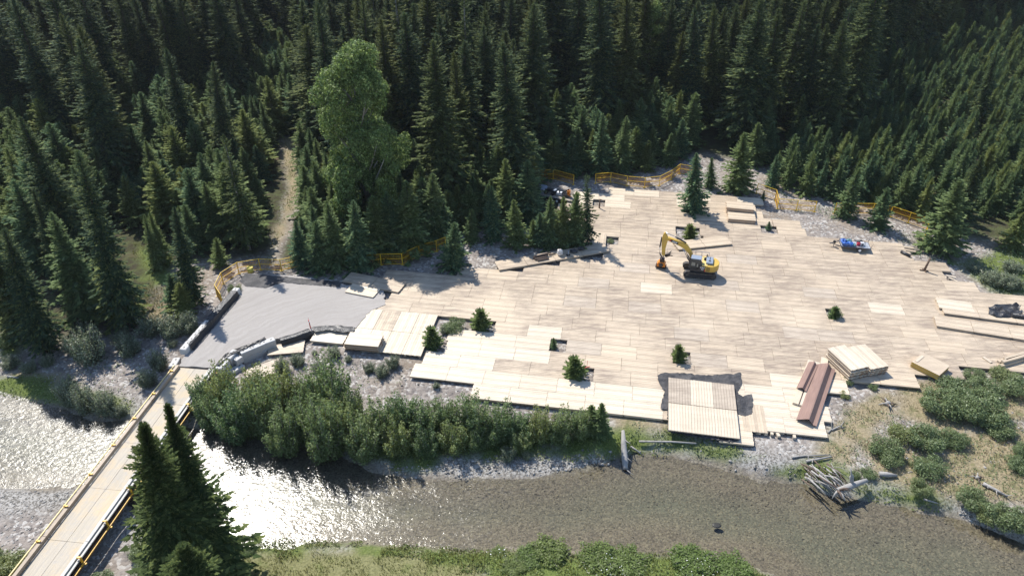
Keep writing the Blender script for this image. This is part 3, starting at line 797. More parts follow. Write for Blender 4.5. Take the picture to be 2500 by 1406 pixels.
sheet('black_sheet', [(585, 690), (600, 670), (640, 672), (760, 682), (832, 688), (830, 700), (740, 695), (690, 690), (650, 705), (600, 702)], .1, .10, MGEO,
      'dark sheet along the upper edge of the gravel ramp', 5, base=lambda x, y: pad_z(x, y) + .02)
sheet('black_sheet', [(760, 800), (800, 795), (850, 797), (868, 800), (860, 812), (830, 812), (800, 806), (770, 812)], .1, .16, MBLK,
      'crumpled black sheet on the lower ramp edge by the red marker', 8, base=lambda x, y: pad_z(x, y) + .03)
sheet('black_sheet', [(690, 846), (720, 838), (760, 820), (768, 828), (740, 842), (700, 852)], -.45, .15, MBLK,
      'black sheet tail lying on gravel below the lined wall', 9, base=lambda x, y: height(x, y) + .06)
sheet('crumpled_tarp', [(2412, 752), (2440, 744), (2470, 745), (2490, 748), (2488, 762), (2500, 772), (2470, 775), (2430, 774), (2414, 766)], .33, .75, MBLK,
      'crumpled heap of glossy black plastic on the right mats', 12, sp=.28)
p = G(2470, 769, .5); q = G(2560, 782, .5)
o = MB().tube([p, q], [.3, .3], 10).build('black_pipe', MBLK); tag(o, 'rolled black plastic lying beside the crumpled plastic heap', 'roll')
p = G(2199, 617, 0); q = G(2221, 628, 0)
o = MB().tube([Vector((p.x, p.y, .2)), Vector((q.x, q.y, .2))], [.22, .22], 12).build('black_pipe', MBLK); tag(o, 'short black pipe at the gravel edge below the yellow planks', 'pipe')
p = G(1443, 588, .2); q = G(1432, 580, .2)
o = MB().tube([Vector((p.x, p.y, .2)), Vector((q.x, q.y, .3))], [.18, .18], 10).build('black_pipe', MBLK); tag(o, 'small black pipe beside the mat near the young spruces', 'pipe')

def drape(name, pts, section, noise, ma, label, seed=0, cat='plastic sheet'):
    """a sheet hung over a row: section is a list of (sideways, up) carried along pts"""
    r = np.random.default_rng(seed); pts = [Vector(p) for p in pts]; P = []
    tot = sum((pts[i + 1] - pts[i]).length for i in range(len(pts) - 1)); n = int(tot / .25)
    V = []; ns = 5 * (len(section) - 1) + 1
    for k in range(n + 1):
        s = tot * k / n; i = 0
        while i < len(pts) - 2 and s > (pts[i + 1] - pts[i]).length: s -= (pts[i + 1] - pts[i]).length; i += 1
        t = (pts[i + 1] - pts[i]).normalized(); c0 = pts[i] + t * s; sd_ = Vector((t.y, -t.x, 0))
        for j in range(ns):
            u = j / 5; a = min(int(u), len(section) - 2); f = u - a
            o_, h_ = [section[a][q] * (1 - f) + section[a + 1][q] * f for q in (0, 1)]
            jn = noise * r.normal(0, 1)
            V.append(c0 + sd_ * (o_ + jn * .7) + Vector((0, 0, h_ + abs(r.normal(0, 1)) * noise)))
    F = [(k * ns + j, k * ns + j + 1, (k + 1) * ns + j + 1, (k + 1) * ns + j) for k in range(n) for j in range(ns - 1)]
    me = D.meshes.new(name); me.from_pydata(V, [], F); me.materials.append(ma); me.polygons.foreach_set('use_smooth', np.ones(len(F), bool)); me.update()
    return tag(link(name, me), label, cat)
top = .76 * BS - .12
sec = [(-.2, .04 + top), (.25, .05 + top), (.47, .02 + top), (.62, .1), (.9, .06)]
P = [(p.x, p.y, z) for p, z in LROW]
k0 = int(len(P) * .48)
drape('black_liner', P[k0:-1] + [(P[-1][0], P[-1][1], P[-1][2])], [(-.45, top - .05)] + sec, .035, MBLK, 'black liner wrapped over the upper left kerb blocks', 2)
drape('black_liner', P[:k0 + 1], sec[1:], .045, MBLK, 'black liner bunched along the lower left kerb blocks', 3)
e0 = G(581, 712, .4); e1 = G(588, 698, .3)
W2 = [G(*q, .75) for q in ((531, 893), (552, 868), (590, 852), (620, 838), (648, 826))]
drape('black_liner', [(p.x, p.y, .62) for p in W2], [(-.35, -.02), (0, .2), (.3, .12)], .07, MBLK, 'black liner bunched along the top of the right ramp wall', 4)
W3 = [G(*q, .5) for q in ((684, 829), (722, 818), (757, 805))]
drape('black_lined_wall', [(p.x, p.y, 0) for p in W3], [(-.7, .28), (-.25, .42), (.15, .38), (.3, -.1), (.4, -.75)], .03, MBLK, 'black sheeted wall face between the concrete blocks and red marker', 6)
# ------------------------------------------------------------------ yellow fences
MFY = simple('fence_yellow', (.66, .42, .02), .5, .4, 0, .2, 2)
MNET = simple('fence_netting', (.50, .24, .02), .7, .2, 0, .2, 2)
def fence(px, label, h=1.95, skip=()):
    P = [GT(*q) for q in px]; o0 = P[0]
    t = empty('safety_fence', o0, 0, label, 'fence')
    for k, p in enumerate(P):
        MB().box((0, 0, h / 2), (.09, .09, h)).box((0, 0, .03), (.5, .12, .05)).build('post', MFY, t, p - o0)
    for k in range(len(P) - 1):
        if k in skip: continue
        a, b = P[k] - o0, P[k + 1] - o0; z = Vector((0, 0, 1))
        for nm, hh in (('top_rail', h - .04), ('middle_rail', h * .55), ('bottom_rail', .18)):
            MB().bar(a + z * hh, b + z * hh, .06, .06).build(nm, MFY, t)
        d = b - a; L = d.length; u = d.normalized(); nb = MB()
        for i in range(int(L / .22)):
            q = a + u * (i + .5) * .22; nb.bar(q + z * .2, q + z * (h - .06), .01, .026)
        for i in range(int((h - .3) / .24)):
            zz = .25 + i * .24; nb.bar(a + z * zz, b + z * zz, .026, .01)
        nb.build('netting', MNET, t)
fence([(545, 746), (531, 724), (546, 694), (584, 669), (637, 660), (688, 662), (740, 650)], 'bright yellow mesh safety fence curving round the gravel ramp corner')
fence([(890, 652), (931, 648), (983, 647), (1024, 627), (1066, 615), (1088, 606)], 'yellow mesh fence behind the platform beside the lone bright spruce')
fence([(1318, 441), (1350, 438), (1400, 452), (1453, 449), (1490, 446), (1530, 455), (1573, 460), (1609, 455), (1638, 440), (1658, 425), (1692, 431)], 'yellow fence running behind the far end of the platform', skip=(2,))
fence([(1846, 473), (1891, 489), (1897, 511), (1943, 515), (1988, 518), (2036, 522), (2128, 523), (2172, 530), (2216, 545), (2261, 561), (2256, 584)], 'long yellow fence along the gravel at the right of the platform', skip=(4,))
p = GT(613, 668); zz = .02
o = MB().tube([(0, 0, 0), (0, 0, .75)], [.42, .42], 14).tube([(0, 0, .75), (0, 0, .8)], [.45, .45], 14).build('yellow_drum', simple('drum_yellow', (.55, .45, .08), .6), None, (p.x, p.y, max(p.z, -.05)))
tag(o, 'small yellow drum standing at the fence by the ramp', 'drum')
MREDP = simple('marker_red', (.62, .03, .03), .5)
p = G(758, 800, .25)
t = empty('marker_post', (p.x, p.y, .2), 0, 'red marker post standing on the edge of the gravel ramp', 'marker post')
MB().tube([(0, 0, 0), (-.05, 0, 1.25)], [.07, .06], 8).build('post', MREDP, t); MB().tube([(-.05, 0, 1.3), (-.07, 0, 1.6)], [.02, .015], 6).build('tip', MREDP, t)
MB().box((0, 0, .95), (.16, .16, .12)).build('band', simple('marker_white', (.75, .72, .7), .5), t)
p = G(1433, 896, 0)
t = empty('survey_stake', (p.x, p.y, .01), 0, 'thin red survey stake standing on the mats beside a bush', 'stake')
MB().bar((0, 0, 0), (0, 0, 1.0), .06, .04).build('stake', MREDP, t); MB().bar((-.3, -.2, .03), (.35, .1, .03), .06, .04).build('foot', MREDP, t)
MPOSTW = simple('old_post_wood', (.14, .095, .07), .85, .2)
p = G(2256, 661, 0)
t = empty('timber_post', (p.x, p.y, 0), 0, 'brown timber post leaning upright on the mats near the right edge', 'post')
MB().tube([(0, 0, 0), (.3, .1, 2.0)], [.17, .12], 10).build('shaft', MPOSTW, t); MB().bar((-.6, .1, .08), (.5, -.15, .08), .14, .14).bar((.05, -.45, .08), (-.05, .4, .08), .14, .14).build('foot_timber', MPOSTW, t)
p = G(1463, 508, 0); t = empty('timber_post', (p.x, p.y, -.3), 0, 'dark thin post standing in a small square opening of the mats', 'post')
MB().tube([(0, 0, 0), (.02, 0, 1.9)], [.13, .11], 8).build('shaft', MPOSTW, t); MB().bar((-.1, 0, 1.7), (.3, 0, 1.85), .1, .1).build('arm', MPOSTW, t)

# ------------------------------------------------------------------ rusty sheet piles
m = N('rusty_steel'); o_ = m.coord('Object'); f_ = m.noise(m.coord('Object', (.25, 2, 2)), 1.6, 6, .7)
MRUST = m.fin(m.mix(m.ramp(f_, [(.35, 0.0), (.7, 1.0)]), (.19, .12, .10, 1), (.27, .175, .14, 1)), .75, .3, m.bump(m.noise(o_, 12, 4), .2, .02))
def sheet_pile(A, B, z, sc, label, Lx=None):
    a, b = G(*A, z), G(*B, z); d = b - a; L = Lx or d.length
    pr = [(.95, .02), (1.0, .10), (-.02, .66), (-.16, .66), (-.62, .14), (-1.0, .14), (-1.0, .07), (-.58, .07), (-.12, .57), (-.04, .57), (.94, .0)]
    b_ = MB(); n = len(pr)
    vs = [(x, p_ * sc, q * sc) for x in (0, L) for p_, q in pr]
    fs = [(i, (i + 1) % n, (i + 1) % n + n, i + n) for i in range(n)]
    b_.add(vs, fs)
    o = b_.build('sheet_pile', MRUST, None, a, math.atan2(d.y, d.x)); return tag(o, label, 'sheet pile', 'rusty sheet piles')
sheet_pile((1968, 1034), (2016, 897), .12, 1.05, 'longer rust brown sheet pile lying across the front mats')
sheet_pile((1956, 952), (1986, 888), .3, .55, 'shorter rust brown sheet pile left of the longer one')
p = G(1957, 965, .0); q = G(1985, 880, 0)
for k, (z, off) in enumerate(((.02, -.3), (.02, .45))):
    a, b = G(1948, 990, .02), G(1985, 884, .02); d = (b - a).normalized(); v = Vector((d.y, -d.x, 0)); c_ = (a + b) / 2 + v * off
    o = MB().box((0, 0, .12), ((b - a).length, .62, .22)).build('bearer_board', WPALE, None, (c_.x, c_.y, .02), math.atan2(d.y, d.x)); tag(o, ('left', 'right')[k] + ' pale bearer board under the shorter sheet pile', 'board')
a, b = G(2012, 884, .02), G(2034, 895, .02)
o = MB().box((0, 0, .1), (1.5, .8, .12)).build('bearer_board', WPALE, None, (a.x, a.y, .02), ROW + 1.3); tag(o, 'pale board under the upper end of the longer sheet pile', 'board')

# ------------------------------------------------------------------ excavator
MCY = simple('machine_yellow', (.53, .34, .06), .5, .4, 0, .18, 1.2, (.2, .14, .08), .55)
MCYL = simple('machine_yellow_pale', (.62, .46, .16), .5, .4, 0, .1, 1.2)
MCK = simple('machine_black', (.018, .019, .024), .4, .5)
MTRK = simple('track_steel', (.05, .046, .044), .6, .4, .3, .3, 4, (.22, .18, .14), .7)
MGRY = simple('machine_grey', (.22, .26, .32), .45, .5, 0, .1)
MORG = simple('attachment_orange', (.62, .20, .02), .5, .4, 0, .15)
MWHT = simple('letter_white', (.78, .78, .78), .5)
MRED = simple('flash_red', (.45, .03, .03), .5)
MDRK = simple('hose_dark', (.03, .02, .018), .5)
MCHR = simple('rod_steel', (.55, .55, .56), .25, .5, .9, .05)
m = N('cab_glass'); m.fin((.03, .04, .045), .05, .6); MGLS = m.mat
m = N('glass_seat'); MSEAT = m.fin((.25, .24, .2), .6)
ec = G(1706, 667, .02); HE = RD(164)
ex = empty('excavator', (ec.x, ec.y, .02), HE, 'yellow and black tracked excavator with orange plate attachment parked on the mats', 'excavator')
dt = (ROW + math.pi) - HE
Rz = Matrix.Rotation(dt, 3, 'Z')
def rot2(x, y, a=dt): return (x * math.cos(a) - y * math.sin(a), x * math.sin(a) + y * math.cos(a))
for s in (-1, 1):
    ox, oy = rot2(0, s * 1.2)
    outer = []
    R_, Lh = .44, 1.78
    for a in np.linspace(-90, 90, 9): outer.append((Lh + R_ * math.cos(RD(a)), R_ + R_ * math.sin(RD(a))))
    for a in np.linspace(90, 270, 9): outer.append((-Lh + R_ * math.cos(RD(a)), R_ + R_ * math.sin(RD(a))))
    tb = MB().prism(outer, -.27, .27)
    tr_ = tb.build('track', MTRK, ex, (ox, oy, 0), dt)
    sh = MB()
    tot = 40
    for k in range(tot):
        # shoes round the belt
        per = 4 * Lh + 2 * math.pi * R_; s_ = per * k / tot
        if s_ < 2 * Lh: c_ = (-Lh + s_, 2 * R_ + .02); an = 0
        elif s_ < 2 * Lh + math.pi * R_: th = math.pi / 2 - (s_ - 2 * Lh) / R_; c_ = (Lh + (R_ + .02) * math.cos(th), R_ + (R_ + .02) * math.sin(th)); an = math.pi / 2 - th
        elif s_ < 4 * Lh + math.pi * R_: c_ = (Lh - (s_ - 2 * Lh - math.pi * R_), -.0); an = math.pi
        else: th = -math.pi / 2 - (s_ - 4 * Lh - math.pi * R_) / R_; c_ = (-Lh + (R_ + .02) * math.cos(th), R_ + (R_ + .02) * math.sin(th)); an = math.pi / 2 - th
        sh.box((c_[0], 0, c_[1]), (.15, .6, .035), M=Matrix.Rotation(an, 3, 'Y'))
    sh.build('track_shoes', MTRK, tr_)
    fr = MB().box((0, .29 * s, R_), (2.9, .06, .36)); fr.build('track_frame', MCK, tr_)
    for x in (-Lh, Lh):
        MB().tube([(x, .27 * s, R_), (x, .34 * s, R_)], [.3, .3], 14).build('wheel', MTRK, tr_)
MB().box((0, 0, .62), (1.9, 1.9, .42)).tube([(0, 0, .8), (0, 0, 1.05)], [.62, .62], 16).build('undercarriage', MCK, ex)
# upper structure (rounded tail)
pl = [(1.35, -1.35), (1.35, 1.35)] + [(-1.35 + 1.15 * math.cos(RD(a)) * 1.0, 1.35 * math.sin(RD(a))) for a in np.linspace(90, 270, 13)]
MB().slab(pl, 1.05, 1.22).build('platform', MCK, ex)
tail = [(-1.05, 1.36)] + [(-1.35 + 1.2 * math.cos(RD(a)), 1.36 * math.sin(RD(a))) for a in np.linspace(90, 270, 13)] + [(-1.05, -1.36)]
MB().slab(tail, 1.18, 2.12).build('counterweight', MCY, ex, bevel=.06)
MB().slab([(-1.04, -1.33), (-.2, -1.33), (-.2, 1.33), (-1.04, 1.33)], 1.2, 2.16).build('engine_housing', MCYL, ex, bevel=.05)
eg = MB().box((-1.2, .05, 2.3), (.95, 1.75, .32)).build('engine_cover', MGRY, ex, bevel=.08)
MB().box((-1.2, -.1, 2.48), (.08, 1.1, .03)).box((-1.2, .45, 2.475), (.34, .22, .02)).build('cover_strip', MCK, eg)
MB().tube([(-.75, -.75, 2.1), (-.75, -.75, 2.75)], [.09, .08], 10).build('exhaust', MDRK, ex)
MB().tube([(-.55, -.2, 2.15), (-.55, -.2, 2.5)], [.17, .15], 12).build('air_intake', MCK, ex)
sb_ = MB().slab([(-.2, .28), (1.3, .28), (1.3, 1.36), (-.2, 1.36)], 1.2, 1.42); sb_.build('cab_base', MCK, ex)
sp_ = MB().box((-.28, 1.372, 1.62), (.9, .03, .82)).build('side_panel', MCK, ex)
MB().slab([(-.2, .9), (-.02, .9), (-.02, 1.36), (-.2, 1.36)], 1.2, 2.1).build('door_post', MCK, ex)
lv = MB()
lvp = MB().box((-1.15, 1.362, 1.66), (.8, .05, .82)).build('louvre_panel', MCY, ex)
for k in range(4): lv.box((-1.13, 1.39, 1.4 + k * .17), (.52, .03, .075))
lv.build('louvres', MDRK, lvp)
# cab
cabf = MB(); x0, x1, y0, y1, z0, z1 = .0, 1.5, .36, 1.34, 1.4, 2.95
prof = [(x0, z0), (x1, z0), (x1 + .02, z0 + .5), (x1 - .18, z1), (x0, z1)]
cab = MB().prism([(a * .97 + .02, b) for a, b in prof], y0 + .04, y1 - .04).build('cab_windows', MGLS, ex)
for y in (y0 + .04, y1 - .04):
    for i in range(5):
        a, b = prof[i], prof[(i + 1) % 5]; cabf.bar((a[0], y, a[1]), (b[0], y, b[1]), .09, .09)
    cabf.bar((.55, y, z0), (.5, y, z1), .08, .08)
for a, b in prof[1:4]: cabf.bar((a, y0, b), (a, y1, b), .08, .08)
cabf.build('cab_frame', MCK, ex)
MB().box((.68, .85, 1.56), (1.3, .9, .3)).build('door_panel', MCK, ex)
MB().box((.38, y1 - .03, 2.0), (.16, .03, .5)).box((.95, y1 - .03, 2.15), (.5, .03, .5)).build('seat_seen_through_glass', MSEAT, ex)
MB().box((.66, .85, 3.0), (1.38, 1.06, .12)).build('cab_roof', MGRY, ex, bevel=.05)
MB().box((.66, -.95, 1.6), (1.2, .75, .75)).build('storage_box', MCYL, ex, bevel=.04)
rl = MB()
for (a, b) in (((.0, -1.3, 2.0), (.0, -1.3, 2.75)), ((.9, -1.3, 2.0), (.9, -1.3, 2.75)), ((.0, -1.3, 2.75), (.9, -1.3, 2.75)), ((-1.0, -1.25, 2.15), (-1.0, -1.25, 2.8)), ((-1.0, -1.25, 2.8), (.0, -1.3, 2.75))):
    rl.tube([a, b], [.03, .03], 6)
rl.build('handrail', MGRY, ex)
MB().tube([(1.4, 1.5, 2.1), (1.5, 1.65, 2.4)], [.02, .02], 5).box((1.52, 1.68, 2.5), (.05, .2, .3)).build('mirror', MCK, ex)
# boom, stick, cylinders
def limb(name, prof, w_, ma, parent=ex, y=-.1):
    return MB().prism(prof, y - w_ / 2, y + w_ / 2).build(name, ma, parent, bevel=.03)
limb('boom', [(.75, 1.55), (1.05, 1.45), (1.75, 2.9), (2.45, 3.62), (3.3, 4.05), (5.0, 4.65), (5.2, 4.85), (5.1, 5.05), (4.8, 5.05), (3.2, 4.65), (2.2, 4.3), (1.35, 3.2)], .46, MCY)
limb('stick', [(5.35, 5.75), (5.0, 5.2), (4.85, 4.75), (5.05, 3.2), (5.0, 2.2), (5.25, 2.0), (5.45, 2.2), (5.62, 3.6), (5.72, 4.8), (5.55, 5.6)], .36, MCY)
for y in (-.42, .22):
    MB().tube([(1.25, y, 1.5), (1.9, y, 2.4)], [.1, .1], 10).build('boom_cylinder', MCK, ex); MB().tube([(1.85, y, 2.33), (2.7, y, 3.75)], [.055, .055], 8).build('cylinder_rod', MCHR, ex)
MB().tube([(2.35, -.1, 4.5), (3.9, -.1, 5.25)], [.11, .11], 10).build('stick_cylinder', MCK, ex); MB().tube([(3.8, -.1, 5.2), (5.3, -.1, 5.7)], [.055, .055], 8).build('cylinder_rod', MCHR, ex)
MB().tube([(5.75, -.1, 4.9), (5.85, -.1, 3.3)], [.1, .1], 10).build('bucket_cylinder', MCK, ex); MB().tube([(5.84, -.1, 3.4), (5.75, -.1, 2.2)], [.05, .05], 8).build('cylinder_rod', MCHR, ex)
MB().bar((5.75, -.1, 2.25), (5.4, -.1, 1.75), .3, .1).bar((5.15, -.1, 2.1), (5.3, -.1, 1.5), .3, .12).build('linkage', MDRK, ex)
th = MB()
for s in (-1, 1):
    th.tube([(5.0, .1 * s - .1, 2.05), (4.55, .25 * s - .1, 2.2), (4.2, .3 * s - .1, 2.75)], [.12, .11, .05], 6)
th.tube([(4.9, -.1, 1.85), (4.3, -.3, 2.05), (3.9, -.35, 2.0)], [.12, .1, .05], 6)
th.build('thumb_claw', MDRK, ex)
MB().box((5.3, -.1, 1.25), (.65, .7, .55)).build('coupler', MDRK, ex)
tp = MB().prism([(4.75, .32), (5.95, .32), (5.95, .75), (5.7, 1.08), (4.95, 1.08), (4.75, .75)], -.55, .35).build('plate_compactor', MORG, ex, bevel=.05)
MB().tube([(5.35, .34, .68), (5.35, .46, .68)], [.3, .3], 16).build('hub', MCK, tp)
MB().box((5.35, -.1, .2), (1.35, 1.05, .1)).box((4.65, -.1, .26), (.1, 1.0, .2)).box((6.05, -.1, .26), (.1, 1.0, .2)).build('base_plate', MDRK, tp)
# lettering
def text(body, size, ma, parent, loc, M, name='lettering'):
    cu = D.curves.new(name, 'FONT'); cu.body = body; cu.size = size; cu.align_x = 'CENTER'; cu.align_y = 'CENTER'; cu.extrude = .004; cu.offset = size * .03
    to = D.objects.new(name, cu); COL.objects.link(to); bpy.context.view_layer.update()
    me = D.meshes.new_from_object(to.evaluated_get(bpy.context.evaluated_depsgraph_get())); D.objects.remove(to)
    me.materials.clear(); me.materials.append(ma)
    o = link(name, me, parent); o.matrix_local = Matrix.Translation(loc) @ M.to_4x4(); return o
My = Matrix(((-1, 0, 0), (0, 0, 1), (0, 1, 0)))           # reads from the machine's left side
fl = MB().box((3.95, .142, 4.52), (1.15, .02, .36), M=Matrix.Rotation(RD(-19.4), 3, 'Y')).build('boom_badge', MCK, ex)
Mb = Matrix.Rotation(RD(-19.4), 3, 'Y') @ My
text('CAT', .34, MWHT, fl, (3.9, .158, 4.5), Mb)
MB().box((4.52, .143, 4.70), (.14, .022, .36), M=Matrix.Rotation(RD(-40), 3, 'Y')).build('badge_flash', MRED, fl)
text('CAT', .32, MWHT, sp_, (-.35, 1.392, 1.78), My); text('320', .2, MWHT, sp_, (-.35, 1.392, 1.5), My)
MB().box((-.68, 1.378, 1.38), (.1, .03, .4), M=Matrix.Rotation(RD(25), 3, 'Y')).build('side_flash', MRED, ex)

# ------------------------------------------------------------------ utility trailer with its load
MTYR = simple('tyre_black', (.02, .02, .022), .7); MRIM = simple('rim_white', (.72, .72, .72), .35, .5)
MALU = simple('trailer_bed', (.55, .56, .58), .35, .5, .5, .08)
MFRM = simple('trailer_frame', (.07, .07, .08), .5)
tc = G(2084, 606, 0); TR = ROW - .02
tr = empty('utility_trailer', (tc.x, tc.y, .01), TR, 'small flat utility trailer loaded with blue bags near the right gravel edge', 'trailer')
def wheel(parent, x, y, r=.33, wd=.22, sg=1, z=None):
    t_ = MB().tube([(x, y - wd / 2, z or r), (x, y + wd / 2, z or r)], [r, r], 18).build('wheel', MTYR, parent)
    MB().tube([(x, y + sg * (wd / 2 - .02), z or r), (x, y + sg * (wd / 2 + .015), z or r)], [r * .62, r * .62], 14).build('rim', MRIM, t_)
MB().box((0, 0, .62), (4.1, 1.9, .07)).build('bed', MALU, tr)
f_ = MB()
for y in (-.97, .97): f_.box((0, y, .6), (4.15, .06, .16))
for x in (-2.07, 2.07): f_.box((x, 0, .6), (.06, 1.95, .16))
f_.build('frame', MFRM, tr)
rl = MB()
for s in (-1, 1): rl.bar((-2.05, .95 * s, .98), (-.9, .95 * s, .98), .04, .04)
rl.bar((-2.05, -.95, .98), (-2.05, .95, .98), .04, .04)
for x, y in ((-2.05, .95), (-2.05, -.95), (-.9, .95), (-.9, -.95)): rl.bar((x, y, .66), (x, y, .99), .04, .04)
rl.build('side_rail', MFRM, tr)
MB().bar((-2.05, .85, .6), (-3.3, 0, .55), .09, .09).bar((-2.05, -.85, .6), (-3.3, 0, .55), .09, .09).bar((-2.9, 0, .0), (-2.9, 0, .75), .07, .07).build('drawbar', MFRM, tr)
MB().tube([(-3.3, 0, .5), (-3.55, 0, .52)], [.1, .09], 8).build('coupling', MFRM, tr)
MB().tube([(-2.9, .12, .8), (-2.9, -.12, .8)], [.2, .2], 12).build('jockey_wheel', MTYR, tr)
wheel(tr, .55, -1.12, sg=-1); wheel(tr, .55, 1.12, sg=1)
fd = MB().prism([(.55 + .45 * math.cos(a), .36 + .42 * math.sin(a)) for a in np.linspace(0, math.pi, 8)] + [(.14, .36), (.96, .36)][::1], -1.25, -.98); 
for s in (-1, 1): MB().box((.55, 1.12 * s, .76), (.95, .28, .04)).build('mudguard', MFRM, tr)
MB().box((2.07, 0, .85), (.05, 1.9, .5)).build('tailgate', MFRM, tr) if False else None
MB().bar((2.07, -.95, .6), (2.12, -.95, 1.25), .05, .05).bar((2.07, .95, .6), (2.12, .95, 1.25), .05, .05).build('stake_post', MFRM, tr)
def lump(name, c, size, ma, label, seed, cat, group=None, base=None, rz=0, amp=.25):
    r = np.random.default_rng(seed); n, k = 12, 7; V = []
    for j in range(k + 1):
        th = math.pi * j / k
        for i in range(n):
            a = 2 * math.pi * i / n; q = 1 + amp * r.normal(0, .5)
            zz = math.cos(th); 
            V.append((math.sin(th) ** .6 * math.cos(a) * size[0] * q, math.sin(th) ** .6 * math.sin(a) * size[1] * q, (zz * .5 + .5) * size[2] * (1 + amp * .5 * r.normal(0, .5) * (zz > -.5))))
    F = [(j * n + i, (j + 1) * n + i, (j + 1) * n + (i + 1) % n, j * n + (i + 1) % n) for j in range(k) for i in range(n)]
    me = D.meshes.new(name); me.from_pydata(V, [], F); me.materials.append(ma); me.update()
    o = link(name, me, None, c, rz); return tag(o, label, cat, group)
MBLU = simple('tarp_blue', (.03, .12, .42), .45, .5, 0, .3, 2.5, (.5, .55, .6), .35)
MTEA = simple('tarp_teal', (.10, .22, .25), .5, .4, 0, .3, 2.5)
MRD2 = simple('can_red', (.55, .03, .06), .4, .5)
MWH2 = simple('equipment_white', (.65, .66, .68), .5, .4, 0, .15)
def onbed(x, y, z=.66):
    v = Vector((math.cos(TR) * x - math.sin(TR) * y, math.sin(TR) * x + math.cos(TR) * y, 0)); return Vector((tc.x + v.x, tc.y + v.y, z + .01))
for k, (x, y, s, ma, l, c) in enumerate((
        (-1.6, .35, (.42, .45, .5), MBLU, 'blue bag at the front far corner of the trailer bed', 'bag'),
        (-1.5, -.5, (.5, .38, .5), MBLU, 'blue bag at the front near corner of the trailer bed', 'bag'),
        (-.75, -.45, (.42, .45, .55), MBLU, 'bright blue bag in the middle of the trailer bed', 'bag'),
        (-.8, .5, (.5, .4, .45), MTEA, 'teal folded tarp behind the blue bags on the trailer', 'tarp'),
        (-.2, -.4, (.3, .4, .3), MTEA, 'small teal bag beside the red can on the trailer', 'bag'))):
    lump('tarp_bag' if c == 'bag' else 'folded_tarp', onbed(x, y), s, ma, l, k + 3, c, 'load on the utility trailer', amp=.4)
b_ = MB().box((0, 0, .22), (.45, .3, .44)).box((0, 0, .47), (.3, .06, .06)).tube([(.15, 0, .44), (.22, 0, .55)], [.05, .04], 8)
o = b_.build('fuel_can', MRD2, None, onbed(.42, -.25), TR, bevel=.03); tag(o, 'red fuel can standing on the trailer bed', 'fuel can', 'load on the utility trailer')
g_ = empty('generator', onbed(.95, -.1), TR, 'white framed generator near the back of the trailer bed', 'generator', 'load on the utility trailer')
MB().box((0, 0, .28), (.55, .5, .36)).build('engine', MWH2, g_, bevel=.04); MB().tube([(0, -.26, .3), (0, -.32, .3)], [.15, .15], 10).build('recoil_starter', MFRM, g_)
q = MB()
for s in (-1, 1):
    q.tube([(-.38, .3 * s, 0), (-.38, .3 * s, .58), (.38, .3 * s, .58), (.38, .3 * s, 0)], .025, 6)
for x in (-.38, .38): q.tube([(x, -.3, .58), (x, .3, .58)], .025, 6)
q.build('frame', MFRM, g_)
lump('black_bag', onbed(.75, .65), (.5, .28, .4), MBLK, 'black bag on the far side of the trailer bed', 21, 'bag', 'load on the utility trailer', amp=.4)

# ------------------------------------------------------------------ flatbed trailer among the spruces
tc2 = G(1352, 482, -.2); T2 = RD(-24)
t2 = empty('flatbed_trailer', (tc2.x, tc2.y, hz(tc2.x, tc2.y)), T2, 'long flatbed trailer with machinery parked in the shade of the spruces', 'trailer')
MB().box((0, 0, .7), (7.2, 2.3, .12)).build('deck', simple('deck_board_worn', (.3, .26, .21), .7), t2)
f_ = MB()
for y in (-1.18, 1.18): f_.box((0, y, .68), (7.3, .08, .2))
f_.build('frame', MFRM, t2)
rp = MB()
for k in range(5): rp.box((3.75 + k * .26, 0, .62 - k * .12), (.12, 2.2, .06))
for y in (-1.0, 1.0): rp.bar((3.6, y, .66), (4.95, y, .08), .1, .08)
rp.build('ramp', MFRM, t2)
for x in (.2, 1.1):
    wheel(t2, x, -1.32, .38, sg=-1); wheel(t2, x, 1.32, .38, sg=1)
MB().bar((-3.6, .8, .65), (-5.0, 0, .6), .1, .1).bar((-3.6, -.8, .65), (-5.0, 0, .6), .1, .1).build('drawbar', MFRM, t2)
z2 = hz(tc2.x, tc2.y)
def on2(x, y, z=.77): return Vector((tc2.x + math.cos(T2) * x - math.sin(T2) * y, tc2.y + math.sin(T2) * x + math.cos(T2) * y, z2 + z))
bn = MB().prism([(-.95, 0), (.95, 0), (1.1, .55), (.95, .95), (-.6, 1.0), (-1.1, .5)], -.85, .85).build('covered_bin', simple('bin_grey_blue', (.24, .27, .34), .5), None, on2(-2.6, .1), T2, bevel=.06); tag(bn, 'grey blue covered bin at the front of the flatbed trailer', 'bin', 'load on the flatbed trailer')
qd = empty('quad_bike', on2(-.7, .1), T2, 'black quad bike in the middle of the flatbed trailer', 'quad bike', 'load on the flatbed trailer')
for x in (-.6, .6):
    for y in (-.48, .48):
        MB().tube([(x, y - .14, .3), (x, y + .14, .3)], [.3, .3], 12).build('wheel', MTYR, qd)
MB().prism([(-.8, .4), (.8, .4), (.9, .7), (.3, .75), (.1, .95), (-.6, .9), (-.9, .7)], -.32, .32).build('body', MCK, qd, bevel=.05)
MB().tube([(.45, -.4, 1.1), (.38, 0, 1.05), (.45, .4, 1.1)], [.03, .03, .03], 6).bar((.5, 0, .7), (.4, 0, 1.05), .06, .06).build('handlebar', MCK, qd)
MB().box((-.8, 0, .92), (.45, .85, .04)).box((.85, 0, .82), (.4, .8, .04)).build('rack', MGRY, qd)
pm_ = empty('pump', on2(.9, .2), T2, 'white and black pump unit on the flatbed trailer', 'pump', 'load on the flatbed trailer')
